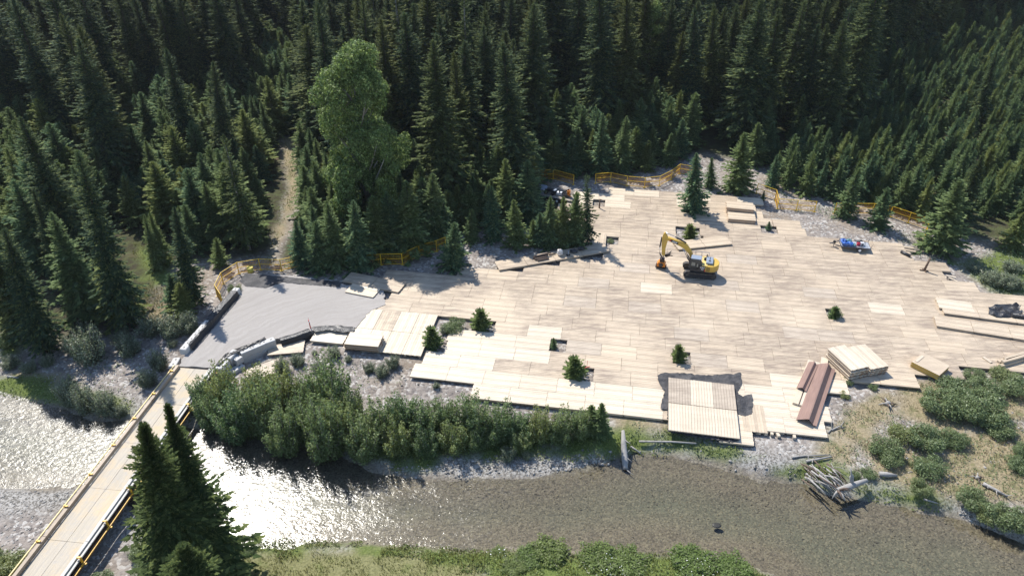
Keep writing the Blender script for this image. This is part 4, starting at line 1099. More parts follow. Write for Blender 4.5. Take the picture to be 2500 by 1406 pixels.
MB().box((0, 0, .3), (.9, .7, .5)).build('body', MWH2, pm_, bevel=.05); MB().tube([(.1, -.2, .5), (.1, -.2, 1.0)], [.12, .1], 8).build('exhaust', MCK, pm_); MB().tube([(-.45, 0, .3), (-.75, 0, .35)], [.18, .18], 10).build('flange', MCK, pm_)
rg = empty('drill_rig', on2(2.3, .1), T2, 'orange and black small drill rig at the rear of the flatbed trailer', 'drill rig', 'load on the flatbed trailer')
MB().box((0, 0, .35), (1.1, .9, .3)).build('base', MCK, rg); MB().bar((-.9, 0, .4), (.35, 0, 1.45), .16, .2).build('mast', MDRK, rg)
MB().box((.3, 0, .9), (.5, .5, .7)).box((.1, .3, .6), (.4, .3, .4)).build('motor_housing', MORG, rg, bevel=.06); MB().tube([(.3, -.3, .6), (.9, -.5, .4)], [.1, .08], 8).build('auger', MORG, rg)

# ------------------------------------------------------------------ things on the raised strip
MLOG = simple('log_bark', (.13, .095, .075), .85, .2, 0, .4, 3); MLOGE = simple('log_grey', (.31, .295, .275), .85, .2, 0, .3, 3, (.12, .11, .1), .5)
k = 0
for (A, B, z, r_, w_) in (((1302, 630), (1338, 622), .46, .17, 'rear'), ((1306, 633), (1336, 628), .46, .17, 'middle'), ((1312, 636), (1340, 631), .44, .14, 'front'), ((1304, 627), (1344, 617), .72, .14, 'top'), ((1340, 622), (1356, 619), .40, .09, 'short loose')):
    p, q = G(*A, z), G(*B, z)
    o = MB().tube([p, (p + q) / 2 + Vector((0, 0, .02)), q], [r_, r_ * .92, r_ * .8], 9).build('log', MLOG); tag(o, w_ + ' brown log of the log pile on the raised strip', 'log', 'log pile on the raised strip')
MBAG = simple('bag_white', (.6, .58, .55), .6, .3, 0, .35, 5, (.08, .07, .07), .8)
p = G(1367, 623, .32); o = lump('white_bag', p, (.42, .4, 1.0), MBAG, 'tall white speckled bag standing on the raised strip', 5, 'bag', None, amp=.2)
p = G(1387, 623, .32); t = empty('jack', (p.x, p.y, .31), .4, 'small dark grey jack stand on the raised strip beside the white bag', 'jack')
MB().box((0, 0, .05), (.5, .4, .1)).build('base', MCK, t); MB().tube([(0, 0, .1), (.05, 0, .75)], [.12, .07], 8).build('column', MGRY, t)
p = G(1401, 616, .32); lump('black_bag', p, (.65, .35, .5), MBLK, 'left black tool bag lying on the raised strip', 9, 'bag', 'black bags on the raised strip', amp=.4)
p = G(1418, 610, .32); lump('black_bag', p, (.5, .33, .5), MBLK, 'right black tool bag lying on the raised strip', 10, 'bag', 'black bags on the raised strip', amp=.4)

# ------------------------------------------------------------------ driftwood
def log(pts, rad, label, ma=None, group=None, branches=0, seed=0):
    """pts: (px, py, height above the ground or water there)"""
    P = []
    for x, y, h in pts:
        g = GT(x, y); base = max(g.z, WZ); q = G(x, y, base + h); P.append(q)
    o0 = P[0]; r = random.Random(seed)
    b = MB(); n = len(P); rr = rad if hasattr(rad, '__len__') else [rad * (1 - .5 * i / max(n - 1, 1)) for i in range(n)]
    b.tube([p - o0 for p in P], rr, 9)
    for k in range(branches):
        i = r.randrange(n - 1); f = r.random(); c0 = (P[i] * (1 - f) + P[i + 1] * f) - o0
        d = Vector((r.uniform(-1, 1), r.uniform(-1, 1), r.uniform(-.1, .9))) * r.uniform(.5, 1.2)
        b.tube([c0, c0 + d * .6, c0 + d + Vector((0, 0, .1))], [.07, .045, .02], 5)
    o = b.build('driftwood_log', ma or MLOGE, None, o0); return tag(o, label, 'log', group)
log([(1521, 1050, .9), (1523, 1085, .45), (1526, 1125, .2), (1527, 1145, .05)], [.16, .3, .36, .26], 'bleached split log jutting into the river from the near platform bank', None, None, 4, 1)
log([(1540, 1090, .2), (1553, 1098, .15), (1566, 1108, .08)], .12, 'short grey log beside the bleached split log', None, None, 2, 2)
log([(1560, 1077, .25), (1640, 1078, .25), (1700, 1082, .25)], [.11, .1, .08], 'long straight grey pole in the green bank below the raised deck')
log([(1933, 1116, .12), (1965, 1112, .12), (2028, 1110, .12)], .1, 'thin grey pole on the dirt above the root wad')
log([(1968, 1126, .15), (2000, 1120, .2), (2030, 1114, .2)], .15, 'grey curved log with a dark burnt end above the root wad', None, None, 3, 6)
log([(2146, 1156, .2), (2165, 1158, .22), (2190, 1161, .18)], [.24, .27, .14], 'short white bleached log on dry grass')
log([(2400, 1180, .2), (2430, 1195, .2), (2460, 1212, .2)], .2, 'grey fallen log on the right bank near the bottom shrubs', None, None, 4, 8)
log([(2255, 1218, .3), (2290, 1228, .3)], .1, 'white stick at the green river edge on the right')
log([(2030, 1050, .1), (2050, 1040, .2), (2062, 1046, .15)], .1, 'grey forked branch on the dirt right of the platform corner', None, None, 4, 9)
log([(2022, 1056, .1), (2036, 1040, .15)], .08, 'short pale stick by the platform corner')
log([(18, 918, .1), (45, 922, .12)], .14, 'pale log on the gravel bank at the far left')
def rootwad():
    c = GT(2035, 1180); c.z = max(c.z, WZ); r = random.Random(4)
    t = empty('root_wad', c, 0, 'tangled grey driftwood root wad at the river edge', 'driftwood')
    tx = G(2116, 1172, c.z + .9) - c; b = G(2045, 1200, c.z + .5) - c
    MB().tube([tx, (tx + b) / 2 + Vector((0, 0, .1)), b], [.2, .3, .38], 12).build('trunk', MLOGE, t)
    s_ = MB()
    for k in range(3):
        a = (tx + b) / 2; s_.tube([a, a + Vector((r.uniform(-.4, .4), .3, 1.0)), a + Vector((r.uniform(-.6, .6), .5, 2.0 - k * .4))], [.14, .1, .04], 6)
    s_.build('broken_limb', MLOGE, t)
    for k in range(52):
        a = Vector((r.uniform(-2.6, .9), r.uniform(-.9, 1.3), r.uniform(.1, .8)))
        d = Vector((r.gauss(1.2, .35), r.gauss(-2.0, .45), r.gauss(-.1, .35))).normalized() * r.uniform(1.2, 3.2)
        st = a - d * .5; w_ = r.uniform(.03, .10)
        MB().tube([st, st + d * .5 + Vector((r.gauss(0, .15), r.gauss(0, .15), r.gauss(.1, .12))), st + d], [w_, w_ * .85, w_ * .35], 6).build('root', MLOGE if r.random() < .75 else MLOG, t)
    for k in range(7):
        a = b + Vector((0, 0, .1)); d = Vector((r.gauss(-.3, .8), r.gauss(-.6, .7), r.gauss(.1, .5))).normalized() * r.uniform(.6, 1.3)
        MB().tube([a, a + d * .5 + Vector((0, 0, .2)), a + d], [.16, .1, .03], 6).build('root', MLOGE if k % 3 else MLOG, t)
rootwad()
def stump(px, py, s, label):
    c = GT(px, py); r = random.Random(int(px)); t = empty('tree_stump', c, 0, label, 'stump')
    MB().tube([(0, 0, -.1), (0, 0, .35 * s), (.1, 0, .6 * s)], [.4 * s, .33 * s, .22 * s], 10).build('stump_core', MLOGE, t)
    for k in range(7):
        a = k * .9 + r.random(); d = Vector((math.cos(a), math.sin(a), r.uniform(-.1, .5)))
        MB().tube([(0, 0, .2 * s), d * .7 * s + Vector((0, 0, .2)), d * 1.3 * s], [.14 * s, .1 * s, .03 * s], 6).build('root', MLOGE if k % 2 else MLOG, t)
stump(2166, 988, .8, 'weathered grey stump on the dirt below the panel stacks')
stump(2384, 1168, .55, 'small pale stump on the gravel near the bottom right shrubs')
p = G(1750, 1280, WZ)
MWET = simple('dark_wet_stone', (.05, .048, .045), .5)
lump('river_boulder', (p.x, p.y, WZ - .2), (.45, .34, .2), MWET, 'dark flat boulder just breaking the calm river surface', 3, 'boulder', amp=.06)
# ------------------------------------------------------------------ foliage materials
def leafmat(name, ca, cb, var=.35, trans=.25, rough=.75, spec=.08, tip=None):
    m = N(name)
    orr = m.orand(); c = m.mix(orr, (*ca, 1), (*cb, 1))
    c = m.mix(m.ramp(m.math('FRACT', m.math('MULTIPLY', orr, 7.31)), [(.80, 0.0), (.95, .55)]), c, (cb[0] * 1.5, cb[1] * 1.2, cb[2] * .9, 1))
    if tip: c = m.mix(m.ramp(m.irand(), [(.70, 0.0), (.95, 1.0)]), c, (*tip, 1))
    c = m.hsv(c, m.math('ADD', m.math('MULTIPLY', m.irand(), 2 * var), 1 - var), 1, .5)
    m.fin(c, rough, spec)
    tl = m.n('BsdfTranslucent'); m.l(m.hsv(c, 1.25, 1.1, .49), tl.inputs[0])
    mx = m.n('MixShader'); mx.inputs[0].default_value = trans
    m.l(m.b.outputs[0], mx.inputs[1]); m.l(tl.outputs[0], mx.inputs[2]); m.l(mx.outputs[0], m.out.inputs['Surface'])
    return m.mat
LF_TALL = leafmat('spruce_needles_dark', (.048, .086, .050), (.085, .110, .042), .45, .45, tip=(.14, .165, .058))
LF_YOUNG = leafmat('spruce_needles_young', (.095, .170, .098), (.165, .215, .078), .45, .5, tip=(.20, .25, .105))
LF_FORE = leafmat('spruce_needles_fore', (.062, .095, .034), (.075, .105, .036), .4, .42, tip=(.13, .155, .05))
LF_COT = leafmat('cottonwood_leaves', (.13, .19, .058), (.14, .20, .06), .45, .45, .55, .2, tip=(.23, .29, .11))
LF_ALD = leafmat('alder_leaves', (.105, .17, .066), (.175, .225, .085), .45, .45, .5, .3, tip=(.20, .25, .12))
LF_WIL = leafmat('willow_leaves', (.12, .15, .085), (.15, .18, .105), .4, .3, .5, .4, tip=(.24, .27, .18))
LF_BUSH = leafmat('bush_leaves', (.14, .19, .08), (.165, .21, .09), .4, .35, .45, .4, tip=(.18, .22, .10))
LF_HERB = leafmat('bank_herb_leaves', (.12, .175, .045), (.15, .19, .055), .4, .4, .5, .3)
LF_DRY = leafmat('dry_grass_blades', (.26, .215, .125), (.23, .20, .11), .4, .4, .7, .2)
BARK = simple('spruce_bark', (.10, .075, .06), .9, .1, 0, .3, 4)
BARKP = simple('pale_bark', (.24, .22, .19), .9, .1, 0, .3, 4)
DEAD = leafmat('dead_twigs', (.085, .075, .068), (.10, .085, .075), .3, .1)

# ------------------------------------------------------------------ conifers
def conifer(seed, H, R, nb, K, base=.06, up=.35, droop=.55, tw=.30, powr=.64, ragged=.35, hang=.25, ttype=0):
    r = np.random.default_rng(seed)
    i = np.arange(nb); t = ((i + r.random(nb)) / nb) ** .9
    z = H * (base + (1 - base) * t)
    L = R * ((1 - t) ** powr + .035) * (1 - ragged + 2 * ragged * r.random(nb) ** 1.2 * .8)
    L *= 1 + .18 * np.sin(t * 23 + seed)                    # layered tiers
    L *= np.clip(.55 + t * 6, 0, 1)
    az = i * 2.39996 + r.normal(0, .3, nb)
    sl = np.interp(t, [0, .35, .75, 1], [-.38, -.14, .18, .9]) * 1.0 + (up - .35) + r.normal(0, .08, nb)
    dr = droop * np.interp(t, [0, .6, 1], [1, .7, .2])
    s = (np.arange(K) + .6) / K
    sB = np.broadcast_to(s, (nb, K)) + r.normal(0, .05, (nb, K)); sB = np.clip(sB, .08, 1)
    rad = sB * L[:, None]
    zz = z[:, None] + L[:, None] * (sl[:, None] * sB - dr[:, None] * sB ** 2 * .6 + .42 * dr[:, None] * sB ** 3.2)
    ca, sa = np.cos(az)[:, None], np.sin(az)[:, None]
    C = np.stack([ca * rad, sa * rad, zz], -1)
    dz = sl[:, None] - 1.2 * dr[:, None] * sB + 1.3 * dr[:, None] * sB ** 2.2
    T = np.stack([np.broadcast_to(ca, sB.shape), np.broadcast_to(sa, sB.shape), dz], -1); T /= np.linalg.norm(T, axis=-1, keepdims=True)
    Sd = np.stack([-np.broadcast_to(sa, sB.shape), np.broadcast_to(ca, sB.shape), np.zeros(sB.shape)], -1)
    Ln = (L[:, None] * tw * (1.25 - .8 * sB) + .10 * R / 3 + .03)[..., None]
    w_ = (L[:, None] / K * .62 + .03)[..., None]
    tris = []
    for sg in (-1, 1):
        a = r.uniform(.55, 1.15, sB.shape)[..., None]
        d = T * np.cos(a) + sg * Sd * np.sin(a) + np.array([0, 0, 1]) * r.normal(-.12, .14, sB.shape)[..., None]
        tip = C + d * Ln * r.uniform(.7, 1.25, sB.shape)[..., None]
        tris.append(np.stack([C - T * w_, C + T * w_, tip], -2).reshape(-1, 3, 3))
    if hang > 0:
        hn = C + np.array([0, 0, -1.0]) * (Ln * hang * 2.2) * r.uniform(.5, 1.3, sB.shape)[..., None] + Sd * r.normal(0, .1, sB.shape)[..., None] * Ln
        tris.append(np.stack([C - T * w_ * 1.2, C + T * w_ * 1.2, hn], -2).reshape(-1, 3, 3))
    # branch end
    e = C[:, -1] + T[:, -1] * (L[:, None] * .18 + .05); c = C[:, -1]; sd = Sd[:, -1] * (L[:, None] * .07 + .03)
    tris.append(np.stack([c - sd, c + sd, e], -2))
    # leader
    k = 5; a = np.arange(k) * 6.283 / k; q = .035 * H * .25
    lead = np.stack([np.stack([q * np.cos(a), q * np.sin(a), np.full(k, H * .965)], -1), np.stack([q * np.cos(a + .9), q * np.sin(a + .9), np.full(k, H * .965)], -1), np.tile([0, 0, H * 1.02], (k, 1))], -2)
    tris.append(lead)
    return np.concatenate(tris)
def crown_mesh(name, T, ma): return mesh_np(name, *soup(T), [ma])
def trunk_mesh(H, r0, ma, n=7): return MB().tube([(0, 0, -.6), (0, 0, H * .35), (0, 0, H * .75), (0, 0, H * .99)], [r0, r0 * .75, r0 * .4, .02], n).mesh('trunk', ma)
TALL, YOUNG = [], []
for k, (H, R, nb, K, kw) in enumerate(((28, 3.5, 640, 8, {}), (26, 3.0, 600, 8, dict(droop=.75)), (30, 3.9, 660, 8, dict(base=.08, ragged=.45)), (22, 3.2, 560, 8, dict(powr=.6)),
                                       (24, 2.5, 480, 7, dict(base=.12, ragged=.5, droop=.8, powr=.55)))):
    kw = dict(dict(tw=.2), **kw)
    TALL.append((crown_mesh('crown', conifer(100 + k, H, R, nb, K, **kw), LF_TALL), trunk_mesh(H, .012 * H, BARK), H))
for k, (H, R, nb, K, kw) in enumerate(((9, 2.15, 330, 6, {}), (8, 2.15, 300, 6, dict(up=.55)), (10, 2.1, 360, 6, dict(up=.45)), (7, 2.0, 280, 6, dict(up=.6, powr=.75)))):
    kw = dict(dict(up=.5, droop=.35, tw=.24, hang=.12, base=.03, ragged=.36, powr=.78), **kw)
    YOUNG.append((crown_mesh('crown', conifer(200 + k, H, R, nb, K, **kw), LF_YOUNG), trunk_mesh(H, .012 * H, BARK), H))
ROUND = (crown_mesh('crown', conifer(320, 3, 1.05, 420, 6, up=.75, droop=.25, tw=.2, hang=.1, base=.02, ragged=.4, powr=.5), leafmat('spruce_needles_bright', (.10, .165, .065), (.14, .195, .07), .45, .45, tip=(.22, .27, .10))), trunk_mesh(3, .06, BARK), 3)
SPARSE = (crown_mesh('crown', conifer(301, 22, 2.9, 260, 8, base=.1, ragged=.65, droop=.95, hang=.4, tw=.2), LF_TALL), trunk_mesh(22, .3, BARKP), 22)
DEADT = (crown_mesh('bare_branches', conifer(303, 20, 1.5, 150, 4, base=.1, ragged=.6, droop=.8, tw=.18, hang=.1), DEAD), trunk_mesh(20, .25, BARKP), 20)
FORE = (crown_mesh('crown', conifer(310, 24, 4.8, 1500, 13, ragged=.45, droop=.6, tw=.11, powr=.8), LF_FORE), trunk_mesh(24, .36, BARK), 24)
FORE2 = (crown_mesh('crown', conifer(311, 24, 4.6, 1500, 13, ragged=.45, droop=.55, tw=.11, powr=1.0), LF_FORE), trunk_mesh(24, .34, BARK), 24)
def put_tree(proto, p, h, wide=1.0, name='spruce_tree', label='', cat='spruce', group=None, tilt=(0, 0), rz=None):
    s = h / proto[2]
    t = empty(name, p, 0, label, cat, group)
    t.rotation_euler = (tilt[1], tilt[0], rnd.uniform(0, 6.28) if rz is None else rz); 
    if tilt != (0, 0): t.rotation_mode = 'ZXY'
    t.scale = (s * wide, s * wide, s)
    link('trunk', proto[1], t); link(proto[0].name.split('.')[0], proto[0], t)
    return t
ntall = nyoung = 0
TAKEN = []
def tree_px(base, top, proto, wide, label, kind, group=None):
    """a single tree from the foot and the tip seen in the photograph"""
    global ntall, nyoung
    b = GT(*base); q = G(top[0], top[1], 0); o = Vector((0, 0, CAM_H)); d = q - o
    tp = o + d * (b.y / d.y); h = tp.z - b.z; tl = math.atan2(tp.x - b.x, h); tl = max(-RD(5), min(RD(5), tl))
    if kind == 'spruce_tree': ntall += 1
    else: nyoung += 1
    TAKEN.append((b.x, b.y, max(1.3, h * .15)))
    t = put_tree(proto, b, h, wide, kind, label, 'spruce' if kind == 'spruce_tree' else 'young spruce', group, (tl, 0))
    t.rotation_mode = 'XYZ'; t.rotation_euler = (0, tl, 0); return t
T_, Y_ = 'spruce_tree', 'young_spruce'
KEY = [
 ((472, 1500), (368, 1035), FORE, .82, 'left of the two large spruces in front of the bridge', T_),
 ((525, 1425), (408, 988), FORE2, .84, 'right taller pointed spruce of the pair in front of the bridge', T_),
 ((525, 1640), (470, 1330), FORE, 1.35, 'small spruce at the bottom edge before the large pair', Y_),
 ((312, 800), (190, 375), TALL[3], .8, 'big dark cone of a spruce left of the grassy clearing', T_),
 ((292, 775), (268, 610), YOUNG[0], 1.35, 'dense mid sized spruce in front of the big dark one by the clearing', Y_),
 ((112, 860), (18, 560), TALL[3], 1.0, 'wide shadowed spruce at the far left bank', T_),
 ((60, 820), (-40, 480), TALL[0], 1.2, 'spruce cut by the left picture edge above the bank', T_),
 ((215, 765), (125, 520), YOUNG[2], 1.1, 'olive young spruce between the two big dark left ones', Y_),
 ((160, 705), (80, 465), TALL[1], 1.0, 'dark spruce behind the wide shadowed one at far left', T_),
 ((470, 742), (425, 505), TALL[1], 1.2, 'narrow dark spruce standing by the yellow fence corner', T_),
 ((430, 755), (412, 668), YOUNG[1], 1.1, 'bushy young spruce left of the yellow fence corner', Y_),
 ((452, 770), (440, 690), YOUNG[3], 1.2, 'low young spruce above the left kerb row', Y_),
 ((610, 610), (545, 330), SPARSE, 1.0, 'thin drooping spruce with gaps, above the ramp fence', T_),
 ((538, 652), (530, 580), YOUNG[3], 1.0, 'small bright spruce just outside the fence corner', Y_),
 ((520, 520), (487, 375), YOUNG[0], 1.1, 'young spruce at the upper side of the clearing', Y_),
 ((400, 640), (365, 520), YOUNG[2], .95, 'slim young spruce at the left edge of the clearing', Y_),
 ((385, 655), (352, 525), YOUNG[2], .8, 'slimmer neighbour spruce at the left edge of the clearing', Y_),
 ((330, 545), (300, 430), YOUNG[1], 1.0, 'young spruce above the grassy clearing', Y_),
 ((880, 655), (862, 490), YOUNG[2], 1.15, 'bright spruce in front of the fence at the gravel top', Y_),
 ((820, 655), (800, 500), YOUNG[0], 1.1, 'young spruce left of the bright one at the gravel top', Y_),
 ((780, 660), (770, 540), YOUNG[1], 1.1, 'low young spruce behind the yellow drum fence', Y_),
 ((1003, 617), (992, 445), YOUNG[0], 1.25, 'full dark spruce behind the fence, right of the bright one', Y_),
 ((955, 622), (944, 470), YOUNG[2], 1.2, 'dark spruce behind the fence near the bright one', Y_),
 ((1052, 588), (1060, 425), YOUNG[0], 1.2, 'dark full spruce behind the fence near its right end', Y_),
 ((735, 650), (722, 540), YOUNG[0], 1.1, 'young spruce right of the gravel trail mouth', Y_),
 ((1104, 655), (1112, 543), YOUNG[1], 1.15, 'lone bright spruce at the platform edge by the fence end', Y_),
 ((1088, 505), (1057, 100), TALL[2], 1.3, 'very tall pale green spruce right of the cottonwood', T_),
 ((1138, 450), (1108, 130), TALL[0], 1.0, 'tall dark spruce close behind the very tall pale one', T_),
 ((1262, 490), (1228, 105), TALL[0], 1.3, 'tall spruce with olive crown, centre of the forest edge', T_),
 ((1240, 430), (1246, 180), TALL[1], 1.1, 'olive spruce beside the tall centre one', T_),
 ((1260, 602), (1254, 488), YOUNG[0], 1.1, 'dark young spruce above the raised strip', Y_),
 ((1301, 600), (1301, 536), YOUNG[3], .95, 'little spruce standing free above the raised strip', Y_),
 ((1205, 585), (1200, 455), YOUNG[2], 1.05, 'slim bright spruce above the gravel by the platform', Y_),
 ((1150, 590), (1152, 510), YOUNG[1], 1.05, 'young spruce at the gravel near the fence end', Y_),
 ((1246, 560), (1247, 470), YOUNG[2], .9, 'thin young spruce behind the little free standing one', Y_),
 ((1342, 602), (1344, 480), YOUNG[2], 1.05, 'leftmost bright spruce of the row above the log pile', Y_),
 ((1372, 600), (1376, 482), YOUNG[0], 1.0, 'olive spruce in the row above the bags', Y_),
 ((1404, 598), (1408, 470), YOUNG[1], 1.0, 'spruce second from the tall one in the row by the platform', Y_),
 ((1434, 592), (1432, 424), SPARSE, .95, 'tallest open branched spruce at the inner platform corner', Y_),
 ((1320, 600), (1318, 520), YOUNG[3], 1.1, 'low spruce between the little one and the bright row', Y_),
 ((1692, 520), (1699, 374), YOUNG[2], 1.15, 'spruce standing in a square opening of the platform', Y_),
 ((1733, 458), (1737, 385), YOUNG[0], 1.0, 'small spruce behind the far platform edge', Y_),
 ((1798, 468), (1818, 325), YOUNG[0], 1.2, 'full spruce between the platform and the gravel beyond', Y_),
 ((1855, 365), (1878, 240), YOUNG[1], 1.2, 'yellowish spruce at the clearing behind the platform', Y_),
 ((1840, 400), (1852, 300), YOUNG[0], 1.3, 'spruce in front of the yellowish one behind the platform', Y_),
 ((1684, 583), (1684, 551), ROUND, 1.3, 'tiny spruce in the opening behind the excavator boom', Y_),
 ((1402, 922), (1402, 876), ROUND, 1.3, 'round small spruce in the platform beside the red stake', Y_),
 ((1656, 884), (1656, 846), ROUND, 1.05, 'small spruce in the opening left of the deck and piles', Y_),
 ((2036, 779), (2034, 752), ROUND, 1.35, 'dark little spruce in the opening right of the excavator', Y_),
 ((1056, 846), (1052, 803), ROUND, 1.25, 'round little spruce at the left end of the long opening', Y_),
 ((1172, 803), (1173, 760), ROUND, 1.3, 'little spruce at the right end of the long opening', Y_),
 ((1352, 851), (1351, 825), YOUNG[3], 1.1, 'tiny spruce in the corner of the square opening', Y_),
 ((1876, 562), (1876, 541), YOUNG[3], 1.2, 'tiny shrub spruce in the gap of the far platform edge', Y_),
 ((1862, 490), (1866, 466), YOUNG[3], .9, 'knee high spruce on gravel by the end of the long fence', Y_),
 ((2142, 556), (2168, 458), YOUNG[1], 1.1, 'spruce standing inside the long fence on the gravel', Y_),
 ((2142, 560), (2150, 528), YOUNG[3], 1.5, 'low bright shrub spruce at the foot of the fence spruce', Y_),
 ((2060, 530), (2098, 410), YOUNG[0], 1.0, 'spruce overlapping the middle of the long fence', Y_),
 ((2290, 612), (2345, 440), YOUNG[0], 1.35, 'full dark spruce beside the end of the long fence', Y_),
 ((2330, 560), (2400, 380), TALL[3], 1.25, 'taller dark spruce behind the fence end spruce', T_),
 ((2470, 605), (2500, 520), YOUNG[1], 1.35, 'spruce alone on shaded grass at the right edge', Y_),
 ((1470, 335), (1430, -60), TALL[2], 1.15, 'huge olive spruce rising out of the frame, centre right', T_),
 ((1530, 330), (1510, -20), TALL[0], 1.2, 'huge dark spruce right of the olive one at the top', T_),
 ((1682, 318), (1672, 20), TALL[1], 1.25, 'tall spruce above the far platform end', T_),
 ((1725, 310), (1720, 10), TALL[0], 1.0, 'tall narrow spruce close to the gravel opening', T_),
 ((1950, 330), (1998, 60), TALL[2], 1.2, 'left of the two big rounded spruces behind the gravel', T_),
 ((2010, 345), (2062, 50), TALL[3], 1.15, 'right of the two big rounded spruces behind the gravel', T_),
 ((1915, 300), (1950, 90), DEADT, 1.0, 'grey dead spruce between the tall ones on the right', T_),
 ((2380, 320), (2420, 130), TALL[1], 1.2, 'dark tall spruce among the young stand on the right', T_),
 ((760, 330), (742, 0), TALL[1], 1.3, 'dark columnar spruce above the gravel trail', T_),
 ((800, 340), (782, -20), TALL[0], 1.0, 'tall spruce between the columnar one and the cottonwood', T_),
 ((480, 420), (405, 120), TALL[0], 1.15, 'tall spruce with olive crown in the left woods', T_),
 ((560, 440), (520, 150), TALL[1], 1.2, 'tall spruce right of the olive crowned one in the left woods', T_),
 ((280, 470), (215, 95), TALL[2], 1.2, 'broad tall spruce in the upper left woods', T_),
]
for k in KEY: tree_px(*k)

# ---- woods: sites by dart throwing, the kind of tree by stand
CARPET = GA([(1850, 470), (1890, 400), (1925, 350), (2060, 355), (2090, 260), (2110, 190), (2240, 130), (2400, 80), (2700, 0), (3300, 0), (3300, 640), (2480, 600), (2330, 575), (2270, 540), (2100, 498), (1960, 478)], -.4)
STANDS = [(GA([(1310, 440), (1320, 300), (1500, 290), (1700, 330), (1715, 392), (1640, 405), (1500, 430)], -.4), (5, 12), 2.9),
          (GA([(655, 655), (700, 480), (770, 370), (830, 480), (900, 630), (830, 652)], -.4), (5, 10), 2.2),
          (GA([(900, 640), (840, 500), (1000, 430), (1300, 430), (1310, 540), (1220, 570), (1120, 570), (1070, 600)], -.4), (6, 11), 2.5),
          (GA([(330, 570), (320, 300), (650, 280), (690, 420), (660, 480), (620, 600), (540, 630), (450, 600)], -.4), (4.5, 13), 3.0),
          (GA([(600, 340), (650, 170), (720, 120), (730, 300), (690, 320)], -.4), (8, 12), 2.5),
          (GA([(-400, 760), (-400, 420), (60, 380), (330, 470), (340, 600), (300, 640), (150, 650), (0, 760)], -.4), (8, 15), 3.0)]
CLEAR = [GA(p, -.4) for p in ([(300, 560), (440, 560), (470, 640), (520, 660), (560, 640), (610, 700), (430, 800), (320, 800), (335, 690)], [(215, 545), (345, 520), (345, 700), (225, 690)], [(640, 470), (650, 380), (690, 325), (740, 325), (752, 560), (735, 640), (655, 650)], [(-300, 720), (0, 650), (330, 690), (330, 830), (0, 880), (-300, 920)], [(1285, 625), (1310, 450), (1300, 430), (1455, 430), (1455, 625)], [(320, 590), (420, 640), (445, 700), (430, 790), (330, 780), (345, 690)], [(688, 300), (722, 325), (745, 470), (722, 565), (685, 640), (635, 645), (672, 560), (682, 500), (700, 430)],
                              [(1640, 400), (1700, 330), (1760, 330), (1860, 380), (1860, 470), (1720, 440)], [(1300, 460), (1295, 380), (1330, 380), (1350, 455)],
                              [(390, 660), (440, 600), (470, 640), (440, 700)], [(2380, 600), (2330, 540), (2460, 540), (2520, 600)])]
COTP = GT(905, 540)
R = np.random.default_rng(23)
cell = 2.0; gridd = {}
def free(x, y, r):
    for tx, ty, tr_ in TAKEN:
        if (tx - x) ** 2 + (ty - y) ** 2 < (max(r, tr_) * .8) ** 2: return False
    i, j = int(x // cell), int(y // cell); k = int(r // cell) + 1
    for a in range(i - k, i + k + 1):
        for b in range(j - k, j + k + 1):
            for (qx, qy, qr) in gridd.get((a, b), ()):
                if (qx - x) ** 2 + (qy - y) ** 2 < (min(r, qr)) ** 2: return False
    return True
TAKEN.append((COTP.x, COTP.y, 4.5))
SITES = []
def throw(n, xr, yr, spacing, hr, kind, inside, near_wide=(.95, 1.3)):
    x = R.uniform(*xr, n); y = R.uniform(*yr, n)
    z = np.full(n, -.4) + np.maximum(y - 170, 0) * .01
    hmax = hr[1]
    bx, by = PX(x, y, z); tx, ty = PX(x, y, z + hmax)
    ok = inside(x, y) & (bx > -260) & (bx < 2760) & (ty < 1450) & (by > -330)
    ok &= ~((by < -20) & (ty > by))
    for c_ in CLEAR: ok &= ~in_poly(x, y, c_)
    for xx, yy, bb_ in zip(x[ok], y[ok], by[ok]):
        sp_ = spacing * R.uniform(.75, 1.3)
        if free(xx, yy, sp_):
            gridd.setdefault((int(xx // cell), int(yy // cell)), []).append((xx, yy, sp_))
            h = R.uniform(*hr) if R.random() < .8 else R.uniform(hr[0], hr[0] + (hr[1] - hr[0]) * .4)
            SITES.append((xx, yy, h, kind, R.uniform(*near_wide)))
def bounds(p): return (p[:, 0].min(), p[:, 0].max()), (p[:, 1].min(), p[:, 1].max())
FIN = lambda x, y, mrg=1.2: sdist(x, y, FORESTP) > mrg
for poly, hr, sp_ in STANDS:
    xb, yb = bounds(poly)
    throw(3000, xb, yb, sp_, hr, 'y', lambda x, y: in_poly(x, y, poly) & FIN(x, y, .5))
throw(14000, *[(a, min(b, 260)) for a, b in bounds(CARPET)], 2.1, (3.8, 8.8), 'y', lambda x, y: in_poly(x, y, CARPET), (.8, 1.05))
ALLST = STANDS + [(CARPET, 0, 0)]
def deep(x, y):
    ok = FIN(x, y, 2.0)
    for p, *_ in ALLST: ok &= ~in_poly(x, y, p)
    return ok
throw(26000, (-260, 260), (80, 345), 5.0, (19, 32), 't', deep, (1.0, 1.4))
throw(9000, (-260, 260), (80, 230), 3.0, (6, 13), 'y', deep, (.9, 1.2))
throw(500, *bounds(CARPET), 15.0, (13, 20), 't', lambda x, y: in_poly(x, y, CARPET) & (y > 150), (.9, 1.1))

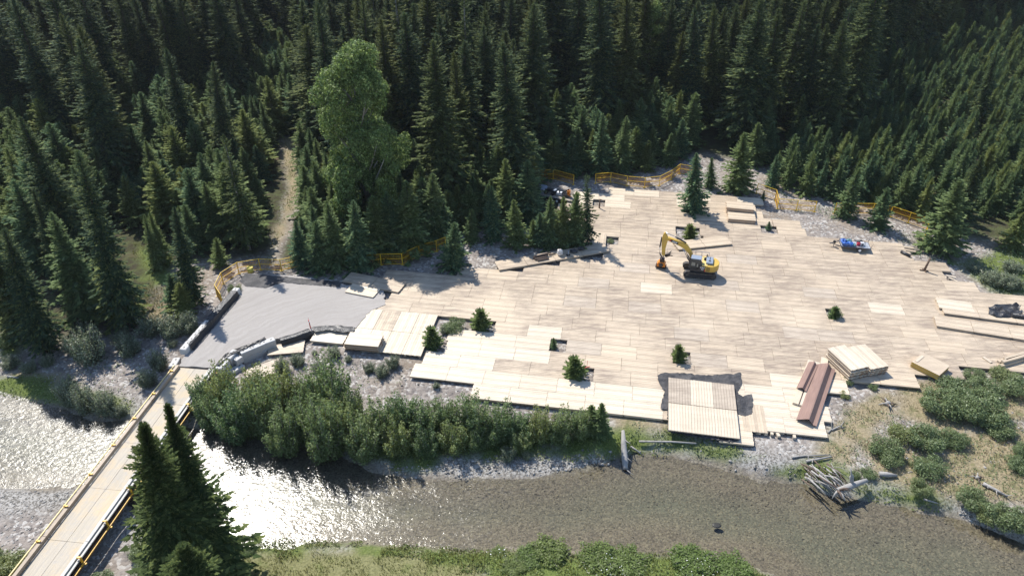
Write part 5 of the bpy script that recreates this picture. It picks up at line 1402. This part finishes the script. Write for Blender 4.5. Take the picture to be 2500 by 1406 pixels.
MARKS = [('the left picture edge', 60, 300), ('the far left bank', 100, 700), ('the grassy clearing', 380, 600), ('the big dark cone spruce', 260, 560), ('the drooping thin spruce', 570, 450), ('the ramp fence', 640, 620), ('the gravel trail', 705, 430),
         ('the dark columnar spruce', 755, 150), ('the cottonwood', 900, 330), ('the very tall pale spruce', 1070, 300), ('the tall centre spruce', 1245, 300), ('the raised log strip', 1330, 560), ('the flatbed trailer', 1340, 430),
         ('the huge olive spruce', 1450, 150), ('the slender broadleaf tree', 1568, 150), ('the far platform fence', 1560, 400), ('the platform end spruce', 1680, 150), ('the gravel behind the platform', 1780, 380),
         ('the two rounded spruces', 2000, 200), ('the long yellow fence', 2080, 480), ('the fence end spruce', 2310, 520), ('the lone tall spruce', 2400, 220), ('the right picture edge', 2480, 400), ('the upper right corner', 2440, 60), ('the upper left corner', 60, 60), ('the left woods crowns', 450, 200)]
def region(px, py, k, h):
    n, lx, ly = min(MARKS, key=lambda q: (q[1] - px) ** 2 + ((q[2] - py) * 1.4) ** 2)
    dx, dy = px - lx, (py - ly) * 1.4; r_ = math.hypot(dx, dy)
    k8 = int(((math.degrees(math.atan2(dy, dx)) + 202.5) % 360) // 45)
    w_ = ('left of', 'behind and left of', 'behind', 'behind and right of', 'right of', 'in front and right of', 'in front of', 'in front and left of')[k8]
    if 'picture edge' in n or 'corner' in n: w_ = 'near' if r_ < 130 else 'some way from'
    elif r_ > 150: w_ = 'well ' + w_
    sz = ('short' if h < 6.5 else 'mid sized' if h < 8.5 else 'larger') + ' young spruce' if k == 'y' else ('lower' if h < 24 else 'tall' if h < 28 else 'very tall') + ' dark spruce'
    return sz + ' ' + w_ + ' ' + n, ('young spruces' if k == 'y' else 'tall spruces') + ' around ' + n
arr = []
for (x, y, h, k, wd) in SITES:
    z = -.4 + max(y - 170, 0) * .01 - .05
    bx, by = PX(x, y, z); tx, ty = PX(x, y, z + h)
    vis = (-20 < tx < 2520 or -20 < bx < 2520) and by > 0 and ty < 1406
    arr.append(((by - max(ty, 0)) * (1 + by / 1500) if vis else -1, x, y, z, h, k, wd, bx, by))
arr.sort(key=lambda q: -q[0])
rest = {'t': [], 'y': []}
cap = {'t': 298 - ntall, 'y': 298 - nyoung}
for q in arr:
    s_, x, y, z, h, k, wd, bx, by = q
    if s_ > 0 and cap[k] > 0:
        cap[k] -= 1
        lab, grp = region(float(bx), float(by), k, h)
        if k == 't':
            pr = TALL[R.integers(5)] if R.random() < .95 else SPARSE
        else: pr = YOUNG[R.integers(4)]
        t = put_tree(pr, (x, y, z), h, wd, T_ if k == 't' else Y_, lab, 'spruce' if k == 't' else 'young spruce', grp)
        t.rotation_euler = (R.normal(0, .02), R.normal(0, .02), R.uniform(0, 6.28))
    else: rest[k].append((x, y, z, h, wd))
# the woods beyond, one mass each, set out by geometry nodes
def mass(name, pts, protos):
    n = len(pts); A = np.array(pts)
    me = D.meshes.new(name); me.vertices.add(n); me.vertices.foreach_set('co', A[:, :3].astype(np.float32).ravel())
    var = R.integers(0, len(protos), n)
    Hs = np.array([p[2] for p in protos])[var]
    sc = np.stack([A[:, 3] / Hs * A[:, 4], A[:, 3] / Hs * A[:, 4], A[:, 3] / Hs], -1)
    me.attributes.new('variant', 'INT', 'POINT').data.foreach_set('value', var.astype(np.int32))
    me.attributes.new('turn', 'FLOAT_VECTOR', 'POINT').data.foreach_set('vector', np.stack([R.normal(0, .02, n), R.normal(0, .02, n), R.uniform(0, 6.28, n)], -1).astype(np.float32).ravel())
    me.attributes.new('size', 'FLOAT_VECTOR', 'POINT').data.foreach_set('vector', sc.astype(np.float32).ravel())
    o = link(name, me); o['kind'] = 'stuff'
    ng = D.node_groups.new(name + '_nodes', 'GeometryNodeTree')
    ng.interface.new_socket('Geometry', in_out='INPUT', socket_type='NodeSocketGeometry'); ng.interface.new_socket('Geometry', in_out='OUTPUT', socket_type='NodeSocketGeometry')
    gi, go = ng.nodes.new('NodeGroupInput'), ng.nodes.new('NodeGroupOutput'); jn = ng.nodes.new('GeometryNodeJoinGeometry')
    def na(nm, t):
        x = ng.nodes.new('GeometryNodeInputNamedAttribute'); x.data_type = t; x.inputs['Name'].default_value = nm; return x
    av, at, asz = na('variant', 'INT'), na('turn', 'FLOAT_VECTOR'), na('size', 'FLOAT_VECTOR')
    out = lambda nd: [s for s in nd.outputs if s.enabled and s.name == 'Attribute'][0]
    for k, (cm, tm, H) in enumerate(protos):
        # a tree of this kind that stands in the scene lends its crown and trunk
        co = next(ob for ob in D.objects if ob.data == cm); to = next(ob for ob in D.objects if ob.data == tm)
        j2 = ng.nodes.new('GeometryNodeJoinGeometry')
        for ob in (co, to):
            oi = ng.nodes.new('GeometryNodeObjectInfo'); oi.inputs['Object'].default_value = ob; oi.transform_space = 'ORIGINAL'
            ng.links.new(oi.outputs['Geometry'], j2.inputs[0])
        cp = ng.nodes.new('FunctionNodeCompare'); cp.data_type = 'INT'; cp.operation = 'EQUAL'
        ins = [s for s in cp.inputs if s.enabled]; ng.links.new(out(av), ins[0]); ins[1].default_value = k
        io = ng.nodes.new('GeometryNodeInstanceOnPoints')
        ng.links.new(gi.outputs[0], io.inputs['Points']); ng.links.new(cp.outputs[0], io.inputs['Selection']); ng.links.new(j2.outputs[0], io.inputs['Instance'])
        ng.links.new(out(at), io.inputs['Rotation']); ng.links.new(out(asz), io.inputs['Scale'])
        ng.links.new(io.outputs[0], jn.inputs[0])
    ng.links.new(jn.outputs[0], go.inputs[0])
    md = o.modifiers.new('trees', 'NODES'); md.node_group = ng
    return o
if rest['t']: tag(mass('spruce_forest', rest['t'], TALL), 'dark mass of tall spruces filling the valley behind the first rows', 'forest')
if rest['y']: tag(mass('young_forest', rest['y'], YOUNG), 'pale green mass of young spruces filling the flats behind the first rows', 'forest')
print('TREES', ntall, nyoung, len(SITES), len(rest['t']), len(rest['y']))

# ------------------------------------------------------------------ broadleaved plants
def leaf_cloud(r, centres, radii, n, size, flat=.75, out=.6):
    """leaves on and in the shells of a set of clumps"""
    k = r.choice(len(centres), n, p=radii ** 2 / (radii ** 2).sum())
    d = r.normal(0, 1, (n, 3)); d /= np.linalg.norm(d, axis=1, keepdims=True)
    rr = radii[k] * np.clip(r.normal(.9, .16, n), .25, 1.15)
    p = centres[k] + d * rr[:, None] * np.array([1, 1, flat])
    nrm = d * out + r.normal(0, .55, (n, 3)) + np.array([0, 0, .35]); nrm /= np.linalg.norm(nrm, axis=1, keepdims=True)
    a = np.cross(nrm, r.normal(0, 1, (n, 3))); a /= np.linalg.norm(a, axis=1, keepdims=True); b = np.cross(nrm, a)
    s = (size * r.uniform(.6, 1.35, n))[:, None]
    return np.stack([p - a * s, p - b * s * .55, p + a * s, p + b * s * .55], 1)
def bush_proto(seed, Rr, Hh, nblob, n, size, ma, bark, upright=.0):
    r = np.random.default_rng(seed); C, Q = [], []
    for i in range(nblob):
        a = r.uniform(0, 6.28); q = Rr * math.sqrt(r.random()) * .78; z = Hh * (.25 + .6 * r.random() * (1 - (q / Rr) ** 2 * .55))
        C.append((q * math.cos(a), q * math.sin(a), z)); Q.append(Rr * r.uniform(.22, .40))
    C, Q = np.array(C), np.array(Q)
    C[:, 2] = np.maximum(C[:, 2], Q * .6)
    me = mesh_np('foliage', *soup(leaf_cloud(r, C, Q, n, size, 1.0 + upright)), [ma])
    b = MB()
    for i in range(min(nblob, 9)):
        c = C[i]; b.tube([(c[0] * .1, c[1] * .1, -.25), (c[0] * .45, c[1] * .45, c[2] * .55), tuple(c)], [.07 * Hh / 3, .05 * Hh / 3, .015], 5)
    return (me, b.mesh('stems', bark), Rr, Hh)
def plume_proto(seed, Rr, Hh, nst, n, size, ma, bark):
    r = np.random.default_rng(seed); C, Q = [], []; b = MB()
    for i in range(nst):
        a = i * 2.4 + r.normal(0, .3); q = Rr * math.sqrt((i + .5) / nst) * r.uniform(.7, 1.02); hh = Hh * (1 - .38 * (q / Rr) ** 2) * r.uniform(.62, 1.08)
        bx, by = q * .35 * math.cos(a), q * .35 * math.sin(a); tx, ty = q * math.cos(a), q * math.sin(a)
        for f in np.linspace(.22, 1, 7):
            C.append((bx + (tx - bx) * f, by + (ty - by) * f, hh * f)); Q.append(Rr * .27 * (1.12 - .85 * f) * r.uniform(.75, 1.2) + .04 * Rr)
        b.tube([(bx * .4, by * .4, -.3), (bx + (tx - bx) * .5, by + (ty - by) * .5, hh * .5), (tx, ty, hh * .96)], [.05, .035, .01], 4)
    C, Q = np.array(C), np.array(Q)
    return (mesh_np('foliage', *soup(leaf_cloud(r, C, Q, n, size, 1.25)), [ma]), b.mesh('stems', bark), Rr, Hh)
ALD = [plume_proto(500 + k, 1.7, 4.4, 22, 8000, .085, LF_ALD, BARKP) for k in range(4)]
WIL = [plume_proto(520 + k, 1.4, 2.1, 22, 5200, .062, LF_WIL, BARKP) for k in range(3)]
LOW = [plume_proto(560 + k, 1.5, 1.0, 30, 6500, .075, LF_HERB, BARKP) for k in range(3)]
BUS = [bush_proto(540 + k, 1.3, 1.4, 22, 5200, .062, LF_BUSH, BARKP, 0) for k in range(2)]
def bush(px, py, protos, wpx, hscale, label, group, name, cat, seed=0):
    """foot at px,py; wpx is the width in the photograph"""
    p = GT(px, py); p.z = max(p.z, WZ - .2); dep = (p.y * cP + (CAM_H - p.z) * sP); wd = wpx / FPX * dep / 2
    pr = protos[seed % len(protos)]; s = wd / pr[2]
    t = empty(name, p, (seed * 1.7) % 6.28, label, cat, group); t.scale = (s, s, s * hscale)
    link('foliage', pr[0], t); link('stems', pr[1], t)
    return t
# alder thicket along the near platform bank
ROWS = [(505, 985, 80, .8), (520, 1040, 95, .9), (560, 1000, 100, 1.0), (585, 1062, 115, 1.0), (640, 985, 110, 1.0), (650, 1050, 120, 1.05), (700, 1000, 115, 1.0), (700, 1098, 110, .95), (760, 1000, 110, 1.05),
        (745, 1065, 125, 1.0), (815, 1010, 120, 1.05), (795, 1110, 115, .9), (830, 1075, 125, 1.0), (865, 1045, 110, .95), (890, 1110, 105, .8), (930, 1070, 105, .85), (985, 1050, 100, .8), (975, 1100, 95, .75), (1035, 1065, 105, .8),
        (1040, 1105, 85, .65), (1090, 1050, 100, .8), (1110, 1095, 90, .7), (1155, 1055, 110, .85), (1165, 1092, 85, .65), (1215, 1070, 100, .75), (1265, 1062, 100, .75), (1270, 1095, 75, .6), (1320, 1070, 95, .75), (1370, 1070, 95, .75), (1420, 1062, 90, .8)]
ORD = ['first', 'second', 'third', 'fourth', 'fifth', 'sixth', 'seventh', 'eighth', 'ninth', 'tenth', 'eleventh', 'twelfth', 'thirteenth', 'fourteenth', 'fifteenth', 'sixteenth', 'seventeenth', 'eighteenth', 'nineteenth', 'twentieth']
def al_lab(k, x, y):
    far = y < 1058; same = sorted(q[0] for q in ROWS if (q[1] < 1058) == far)
    return f"leafy green alder, {ORD[same.index(x)]} from the bridge on the {'land' if far else 'water'} side of the thicket"
for k, (x, y, w_, hs_) in enumerate(ROWS): bush(x, y, ALD, w_ * rnd.uniform(.85, 1.1), hs_ * rnd.uniform(.85, 1.3), al_lab(k, x, y), 'alders of the riverbank thicket', 'alder_shrub', 'shrub', k)
tree_px((1462, 1062), (1470, 985), YOUNG[0], 1.2, 'dark small spruce ending the thicket on the right', Y_)
tree_px((1440, 1052), (1445, 990), YOUNG[3], 1.2, 'smaller spruce tucked at the right end of the thicket', Y_)
WILL = [(225, 880, 110, 1.2, 'large silvery willow on the left gravel bank'), (190, 860, 70, 1.0, 'silvery willow behind the large one on the left bank'), (318, 862, 80, .9, 'silvery willow right of the large one on the left bank'),
        (372, 815, 80, .9, 'left willow of the row beside the black lined kerb'), (420, 818, 85, .95, 'middle willow of the row beside the black lined kerb'), (462, 808, 75, .9, 'right willow of the row beside the black lined kerb'),
        (212, 830, 60, 1.2, 'bright willow tuft below the dark left spruces'), (300, 830, 60, .8, 'shaded willow behind the left bank row'),
        (28, 895, 60, .8, 'small silvery willow at the far left'), (75, 905, 50, .8, 'second small silvery willow at the far left'), (118, 890, 45, .9, 'shaded grey willow at the left bank'),
        (175, 985, 70, 1.4, 'leftmost willow at the water above the bridge'), (215, 1000, 80, 1.3, 'middle willow at the water above the bridge'), (262, 1005, 80, 1.2, 'right willow at the water above the bridge'), (295, 1012, 50, .8, 'low willow at the water next to the bridge rail'),
        (170, 950, 50, 1.1, 'yellowish willow on the gravel above the water'), (365, 940, 60, 1.2, 'green willow beside the bridge rail'), (392, 900, 60, 1.3, 'green willow below the lone concrete block'), (422, 845, 34, .7, 'small willow beside the lower kerb row'),
        (728, 888, 50, .8, 'grey willow on gravel above the thicket, leftmost'), (690, 905, 55, .9, 'grey willow at the upper edge of the thicket'), (815, 868, 50, .7, 'low willow on gravel below the pale mat stack'), (850, 880, 26, .7, 'tiny willow on gravel below the pale mat stack'),
        (902, 905, 40, .8, 'olive willow on gravel left of the round one'), (934, 915, 52, .8, 'round willow on gravel below the white mats'), (960, 895, 45, 1.1, 'upright willow at the white mat edge'), (1065, 945, 26, .7, 'small dry willow on gravel below the white mats'),
        (780, 905, 50, .8, 'grey willow in the gravel above the thicket middle'), (768, 862, 20, .5, 'tiny green plant on gravel under the red marker')]
for k, (x, y, w_, hs_, l) in enumerate(WILL): bush(x, y, WIL, w_, hs_, l, 'willows on the gravel banks', 'willow_shrub', 'shrub', k)
BUSH = [(1108, 806, 60, .9, 'green bush in the middle of the long platform opening', 1), (1090, 812, 40, .7, 'low grey bush in the long platform opening', 0), (1490, 592, 20, .8, 'tiny bush in the opening by the small spruces', 1),
        (2290, 1000, 100, .8, 'left bush of the large patch on the right bank', 1), (2345, 1005, 110, .8, 'middle bush of the large patch on the right bank', 1), (2400, 1020, 110, .85, 'right bush of the large patch on the right bank', 1), (2330, 960, 90, .7, 'upper bush of the large patch on the right bank', 1),
        (2400, 965, 90, .75, 'upper right bush of the large patch on the right bank', 1), (2432, 1052, 80, .8, 'lowest bush of the large patch on the right bank', 1), (2475, 960, 80, .8, 'bush at the right edge below the lumber pile', 1), (2450, 925, 70, .7, 'bush close under the lumber pile', 1), (2380, 925, 60, .6, 'bush close under the platform at the right', 1),
        (2160, 1105, 80, .9, 'left bush of the second patch on the right bank', 1), (2172, 1130, 60, .8, 'lowest left bush of the second patch', 1), (2205, 1070, 80, .8, 'upper bush of the second patch on the right bank', 1), (2255, 1085, 90, .9, 'middle bush of the second patch on the right bank', 1), (2310, 1080, 70, .9, 'right bush of the second patch on the right bank', 1), (2340, 1082, 50, 1.0, 'rightmost bush of the second patch', 1),
        (2265, 1150, 85, .8, 'olive bush below the second patch', 1), (2243, 1200, 58, 1.0, 'round green bush above the grassy river edge', 1), (2366, 1225, 75, .9, 'bush beside the pale stump on the right', 1), (2440, 1275, 90, .9, 'left large bush at the bottom right river edge', 1), (2490, 1285, 80, 1.0, 'right large bush at the bottom right river edge', 1), (2400, 1262, 70, .8, 'bush at the corner of the bottom right bank', 1),
        (2480, 1140, 60, .8, 'bush at the right edge half way down the bank', 1), (2500, 1110, 60, .8, 'upper bush at the right edge of the bank', 1), (2068, 935, 30, .8, 'small bush on dirt under the tall mat stack', 1), (2130, 950, 24, .9, 'small bush at the shadow below the offset stack', 1), (2060, 968, 30, .8, 'bush by the platform notch on the right', 1),
        (2085, 1165, 30, .9, 'weed tuft above the root wad', 1), (2120, 1160, 40, .7, 'green weed tuft left of the white log', 1), (2420, 690, 80, .6, 'low grey green bush at the right platform corner', 0), (2465, 700, 80, .6, 'second low bush at the right platform corner', 0), (2380, 660, 60, .5, 'low bush on the stony ground at the right', 0), (2470, 660, 70, .5, 'low grey bush at the right edge above the mats', 0), (2300, 620, 40, .5, 'low plant near the fence end', 0),
        (1340, 1350, 90, .9, 'bright green bush on the near bank above the brown shallows', 1), (1290, 1362, 70, .7, 'left green bush on the near bank', 1), (1255, 1385, 60, .7, 'lower green bush on the near bank', 1), (1215, 1350, 40, .6, 'low bush at the near bank water edge', 1), (1460, 1362, 90, .8, 'green bush right of the small cove on the near bank', 1), (1530, 1375, 100, .6, 'low green bush on the near bank with white flowers', 1),
        (1690, 1372, 110, .6, 'wide low bush on the near bank at the right', 1), (1790, 1390, 90, .6, 'last low bush on the near bank', 1), (20, 1400, 100, .9, 'bright green bush left of the bridge at the bottom', 1), (-20, 1380, 80, .8, 'bush cut by the left edge at the bottom', 1), (610, 1345, 30, .8, 'small dark bush on the near bank beside the large spruces', 1), (250, 1420, 60, .6, 'yellowish bush under the bridge shadow', 1),
        (352, 1350, 70, .8, 'green bush left below the large spruces', 1), (360, 1400, 70, .8, 'lower green bush left below the large spruces', 1), (20, 840, 50, 1.1, 'bright green bush at the far left under the spruce', 1), (1240, 1120, 50, 1.0, 'pale leafy bush on the cobbles below the thicket', 0), (1285, 1118, 32, .9, 'small leafy bush on the cobbles below the thicket', 0),
        (575, 722, 34, 1.6, 'dark bush inside the fence corner', 1)]
for k, (x, y, w_, hs_, l, v) in enumerate(BUSH): bush(x, y, (LOW if y > 1335 and 1000 < x < 1900 else BUS) if v else WIL, w_ * (1.35 if y > 1335 and 1000 < x < 1900 else 1), hs_ * (.52 if y > 1335 and 1000 < x < 1900 else 1), l, 'bushes of the banks', 'green_bush', 'bush', k)

# cottonwood
def cottonwood():
    r = np.random.default_rng(77); b = COTP; q = G(898, 118, 0); o = Vector((0, 0, CAM_H)); d = q - o; tp = o + d * (b.y / d.y); H = tp.z - b.z
    t = empty('cottonwood_tree', b, 0, 'large pale green cottonwood standing out among the dark spruces', 'cottonwood tree')
    C, Q = [], []
    for i in range(130):
        z = H * r.uniform(.22, .97) ; f = (z / H)
        rad = H * .235 * (np.interp(f, [.2, .4, .6, .8, 1.0], [.8, 1.15, 1.0, .7, .2]) * (1 + .25 * math.sin(i * 2.1)))
        a = r.uniform(0, 6.28); qd_ = rad * math.sqrt(r.random())
        C.append((qd_ * math.cos(a), qd_ * math.sin(a), z)); Q.append(r.uniform(.7, 1.7))
    C, Q = np.array(C), np.array(Q)
    link('crown', mesh_np('crown', *soup(leaf_cloud(r, C, Q, 60000, .19, 1.1)), [LF_COT]), t)
    MB().tube([(0, 0, -.5), (.2, 0, H * .3), (-.1, .1, H * .6), (0, 0, H * .92)], [.55, .42, .25, .05], 10).build('trunk', BARKP, t)
    lb = MB()
    for i in range(0, 130, 3):
        c = C[i]; z0 = max(.15 * H, c[2] - np.hypot(c[0], c[1]) * 1.2 - 1); lb.tube([(0, 0, z0), (c[0] * .55, c[1] * .55, (z0 + c[2]) / 2 + .4), tuple(c)], [.16, .1, .03], 6)
    lb.build('limbs', BARKP, t)
cottonwood()
def birch(px, py, tx, ty, seed, label):
    r = np.random.default_rng(seed); b = GT(px, py); q = G(tx, ty, 0); o = Vector((0, 0, CAM_H)); d = q - o; tp = o + d * (b.y / d.y); H = tp.z - b.z
    t = empty('broadleaf_tree', b, 0, label, 'broadleaf tree'); C, Q = [], []
    for i in range(30):
        f = r.uniform(.25, 1); a = r.uniform(0, 6.28); qd_ = H * .13 * math.sqrt(r.random()) * np.interp(f, [.2, .5, 1], [.8, 1, .3])
        C.append((qd_ * math.cos(a), qd_ * math.sin(a), H * f)); Q.append(r.uniform(.8, 1.4))
    C, Q = np.array(C), np.array(Q)
    link('crown', mesh_np('crown', *soup(leaf_cloud(r, C, Q, 7000, .2, 1.1)), [LF_COT]), t)
    MB().tube([(0, 0, -.5), (0, 0, H * .5), (0, 0, H * .95)], [.3, .2, .04], 8).build('trunk', BARKP, t)
birch(1570, 270, 1565, 10, 4, 'slender pale broadleaf tree among the dark spruces at the top')
birch(860, 590, 850, 420, 6, 'small green broadleaf tree below the cottonwood')
birch(955, 580, 955, 440, 8, 'small leafy tree at the right foot of the cottonwood')

# ------------------------------------------------------------------ ground plants and stones as masses
def scatter(poly, n, seed, pad=0.0):
    r = np.random.default_rng(seed); P = GTA(poly) if not isinstance(poly, np.ndarray) else poly
    x = r.uniform(P[:, 0].min(), P[:, 0].max(), n * 3); y = r.uniform(P[:, 1].min(), P[:, 1].max(), n * 3)
    ok = sdist(x, y, P) + vnoise(x, y, 1.5) * 1.8 > pad; return x[ok][:n], y[ok][:n], r
def herbs(name, polys, dens, size, hmax, ma, seed, label, blade=False, avoid_water=True):
    out = []
    for k, p in enumerate(polys):
        P = GTA(p); A = .5 * abs(np.dot(P[:, 0], np.roll(P[:, 1], 1)) - np.dot(P[:, 1], np.roll(P[:, 0], 1)))
        x, y, r = scatter(P, int(A * dens), seed + k)
        clump = vnoise(x, y, 1.1) + vnoise(x + 9, y, 3) * .8 > -.28; x, y = x[clump], y[clump]
        if avoid_water: w_ = sdist(x, y, RIVER) < .25; x, y = x[w_], y[w_]
        n = len(x); z = np.maximum(height(x, y), WZ - .05)
        hv = hmax * (.55 + 1.2 * np.maximum(0, vnoise(x, y, 1.7) + .25))
        p_ = np.stack([x, y, z + hv * r.random(n) ** (.6 if not blade else 3)], -1)
        if blade:
            a = r.uniform(0, 6.28, n); d = np.stack([np.cos(a), np.sin(a), np.zeros(n)], -1); s = (size * r.uniform(.6, 1.4, n))[:, None]
            top = p_ + np.array([0, 0, 1.0]) * (hv * r.uniform(.6, 1.2, n))[:, None] + d * s * 1.5; sd = np.stack([-d[:, 1], d[:, 0], d[:, 2]], -1) * s * .35
            p0_ = p_ * np.array([1, 1, 0]) + np.array([0, 0, 1]) * z[:, None]
            out.append(np.stack([p0_ - sd, p0_ + sd, top + sd * .2, top - sd * .2], 1))
        else:
            nr = r.normal(0, .5, (n, 3)) + np.array([0, 0, .8]); nr /= np.linalg.norm(nr, axis=1, keepdims=True)
            a = np.cross(nr, r.normal(0, 1, (n, 3))); a /= np.linalg.norm(a, axis=1, keepdims=True); b = np.cross(nr, a); s = (size * r.uniform(.6, 1.4, n))[:, None]
            out.append(np.stack([p_ - a * s, p_ - b * s * .6, p_ + a * s, p_ + b * s * .6], 1))
    o = link(name, mesh_np(name, *soup(np.concatenate(out)), [ma])); return tag(o, label, None, None, 'stuff')
herbs('bank_herbs', GREEN[:7] + GREEN[8:9] + GREEN[10:], 26, .10, .32, LF_HERB, 40, 'bright green herbs along the river edges')
herbs('meadow_grass', [DRY[0], DRY[1], GREEN[6]], 45, .08, .20, leafmat('meadow_blades', (.20, .20, .075), (.17, .18, .06), .4, .45, .7, .1), 60, 'olive straw coloured grass of the near bank', True)
herbs('bank_grass', DRY[2:6], 14, .09, .24, LF_DRY, 70, 'dry golden grass on the banks', True)
herbs('clearing_grass', [GREEN[7], DRY[5], DRY[6]], 14, .12, .22, leafmat('clearing_blades', (.16, .17, .06), (.14, .15, .05)), 80, 'thin grass of the clearing and trail', True)
herbs('bank_weeds', [[(2060, 1000), (2300, 1040), (2500, 1020), (2560, 1230), (2330, 1225), (2100, 1180), (2000, 1120)], [(1540, 1020), (1640, 1025), (1700, 1090), (1880, 1110), (1850, 1120), (1560, 1100)], [(2200, 930), (2500, 910), (2560, 1010), (2240, 980)]], 15, .09, .28, LF_BUSH, 120, 'scattered green weeds over the dry right bank')
herbs('low_willow_cover', [GREEN[9], [(1900, 470), (1960, 500), (2080, 520), (2060, 540), (1940, 520)], [(2180, 560), (2270, 590), (2320, 640), (2260, 632), (2190, 590)]], 16, .11, .35, LF_WIL, 90, 'grey green low growth on the stony ground at the right')
herbs('forest_herbs', [[(330, 770), (60, 820), (0, 780), (0, 700), (300, 780)], [(1100, 655), (1230, 640), (1290, 600), (1420, 600), (1210, 645)], [(0, 900), (200, 900), (420, 860), (330, 960), (150, 950)], [(560, 870), (860, 870), (1000, 930), (900, 960), (700, 900)]], 4, .10, .3, LF_BUSH, 95, 'scattered low plants on the gravel')
WF = simple('flower_white', (.8, .8, .76), .7, .2, 0, .05)
herbs('white_flowers', [[(1420, 1365), (1510, 1350), (1560, 1420), (1430, 1440)], [(1640, 1362), (1760, 1370), (1790, 1415), (1660, 1420)], [(1150, 1330), (1250, 1340), (1240, 1380)]], 7, .055, .55, WF, 110, 'small white flowers in the near bank weeds')

def stones(name, polys, dens, smin, smax, ma, seed, label, sink=.3, zwater=False):
    r = np.random.default_rng(seed); V, F = [], []; base = []
    oct_ = np.array([[1, 0, 0], [.3, .95, 0], [-.8, .6, 0], [-.8, -.6, 0], [.3, -.95, 0], [.35, .1, .75], [-.35, -.1, .7], [0, 0, -.5]], float)
    of = np.array([[0, 1, 5], [1, 2, 5], [2, 6, 5], [2, 3, 6], [3, 4, 6], [4, 5, 6], [4, 0, 5], [1, 0, 7], [2, 1, 7], [3, 2, 7], [4, 3, 7], [0, 4, 7]])
    n0 = 0
    for k, p in enumerate(polys):
        P = GTA(p) if not isinstance(p, np.ndarray) else p; A = .5 * abs(np.dot(P[:, 0], np.roll(P[:, 1], 1)) - np.dot(P[:, 1], np.roll(P[:, 0], 1)))
        x, y, _ = scatter(P, int(A * dens), seed + k); n = len(x); z = height(x, y)
        s = smin * (smax / smin) ** (r.random(n) ** 1.8); a = r.uniform(0, 6.28, n)
        o = oct_[None] * r.uniform(.75, 1.25, (n, 8, 1)) * np.array([1.0, .75, .6]) * s[:, None, None]
        ca, sa = np.cos(a)[:, None], np.sin(a)[:, None]
        q = np.stack([o[..., 0] * ca - o[..., 1] * sa + x[:, None], o[..., 0] * sa + o[..., 1] * ca + y[:, None], o[..., 2] + (z + s * (.3 - sink))[:, None]], -1)
        V.append(q.reshape(-1, 3)); F.append((of[None] + (np.arange(n) * 8)[:, None, None] + n0).reshape(-1, 3)); n0 += n * 8
    o = link(name, mesh_np(name, np.concatenate(V), np.concatenate(F), [ma])); return tag(o, label, None, None, 'stuff')
def stonemat(name, a, b, rough=.85):
    m = N(name); c = m.mix(m.irand(), (*a, 1), (*b, 1)); return m.fin(c, rough, .3)
SG = stonemat('cobble_pale', (.14, .13, .12), (.38, .365, .34)); SB = stonemat('river_stone', (.075, .066, .05), (.22, .19, .125), .6); SL = stonemat('gravel_stone', (.15, .135, .12), (.42, .40, .37))
stones('shore_cobbles', [[(940, 1140), (1000, 1125), (1180, 1120), (1400, 1118), (1500, 1100), (1480, 1135), (1300, 1170), (1000, 1168)], [(1740, 1120), (1800, 1125), (1900, 1150), (2000, 1180), (1960, 1185), (1850, 1168), (1760, 1140)], [(2320, 1250), (2420, 1260), (2440, 1300), (2350, 1270)]], 9, .06, .26, SG, 200, 'pale cobbles along the far shore', .1)
stones('gravel_bar_stones', [[(-60, 1180), (120, 1190), (300, 1230), (310, 1290), (240, 1400), (140, 1406), (80, 1340), (-60, 1330)]], 7, .05, .18, SG, 210, 'stones of the gravel bar beside the bridge')
stones('river_stones', [RIVER], 6.5, .05, .20, SB, 220, 'brown and ochre stones of the river bed', .45)
stones('bank_stones', [[(1880, 470), (1960, 500), (2100, 525), (2260, 570), (2300, 640), (2220, 625), (2030, 578), (1960, 560), (1900, 540)], [(2200, 1000), (2120, 1160), (2320, 1230), (2500, 1090), (2500, 960), (2380, 1080)], [(1700, 1080), (1900, 1070), (2060, 950), (2100, 980), (1960, 1120), (1880, 1150)],
                         [(1100, 660), (1220, 640), (1130, 590), (1080, 620)], [(2290, 640), (2420, 690), (2500, 640), (2400, 610)], [(560, 860), (860, 860), (1150, 940), (1150, 965), (860, 950), (620, 900)], [(0, 880), (200, 880), (420, 850), (420, 900), (330, 1000), (100, 930)]], 3.2, .05, .2, SL, 230, 'loose stones on the gravel banks')
# ------------------------------------------------------------------ the air of the valley
hv = MB().box((0, 1800, 27.5), (6200, 4600, 66)).build('haze', D.materials.new('valley_air'))
hm = hv.data.materials[0]; hm.use_nodes = True; hm.node_tree.nodes.clear()
pv = hm.node_tree.nodes.new('ShaderNodeVolumePrincipled'); mo = hm.node_tree.nodes.new('ShaderNodeOutputMaterial')
pv.inputs['Color'].default_value = (.86, .91, .97, 1); pv.inputs['Density'].default_value = .00007; pv.inputs['Anisotropy'].default_value = .2
hm.node_tree.links.new(pv.outputs[0], mo.inputs['Volume']); tag(hv, kind='stuff')
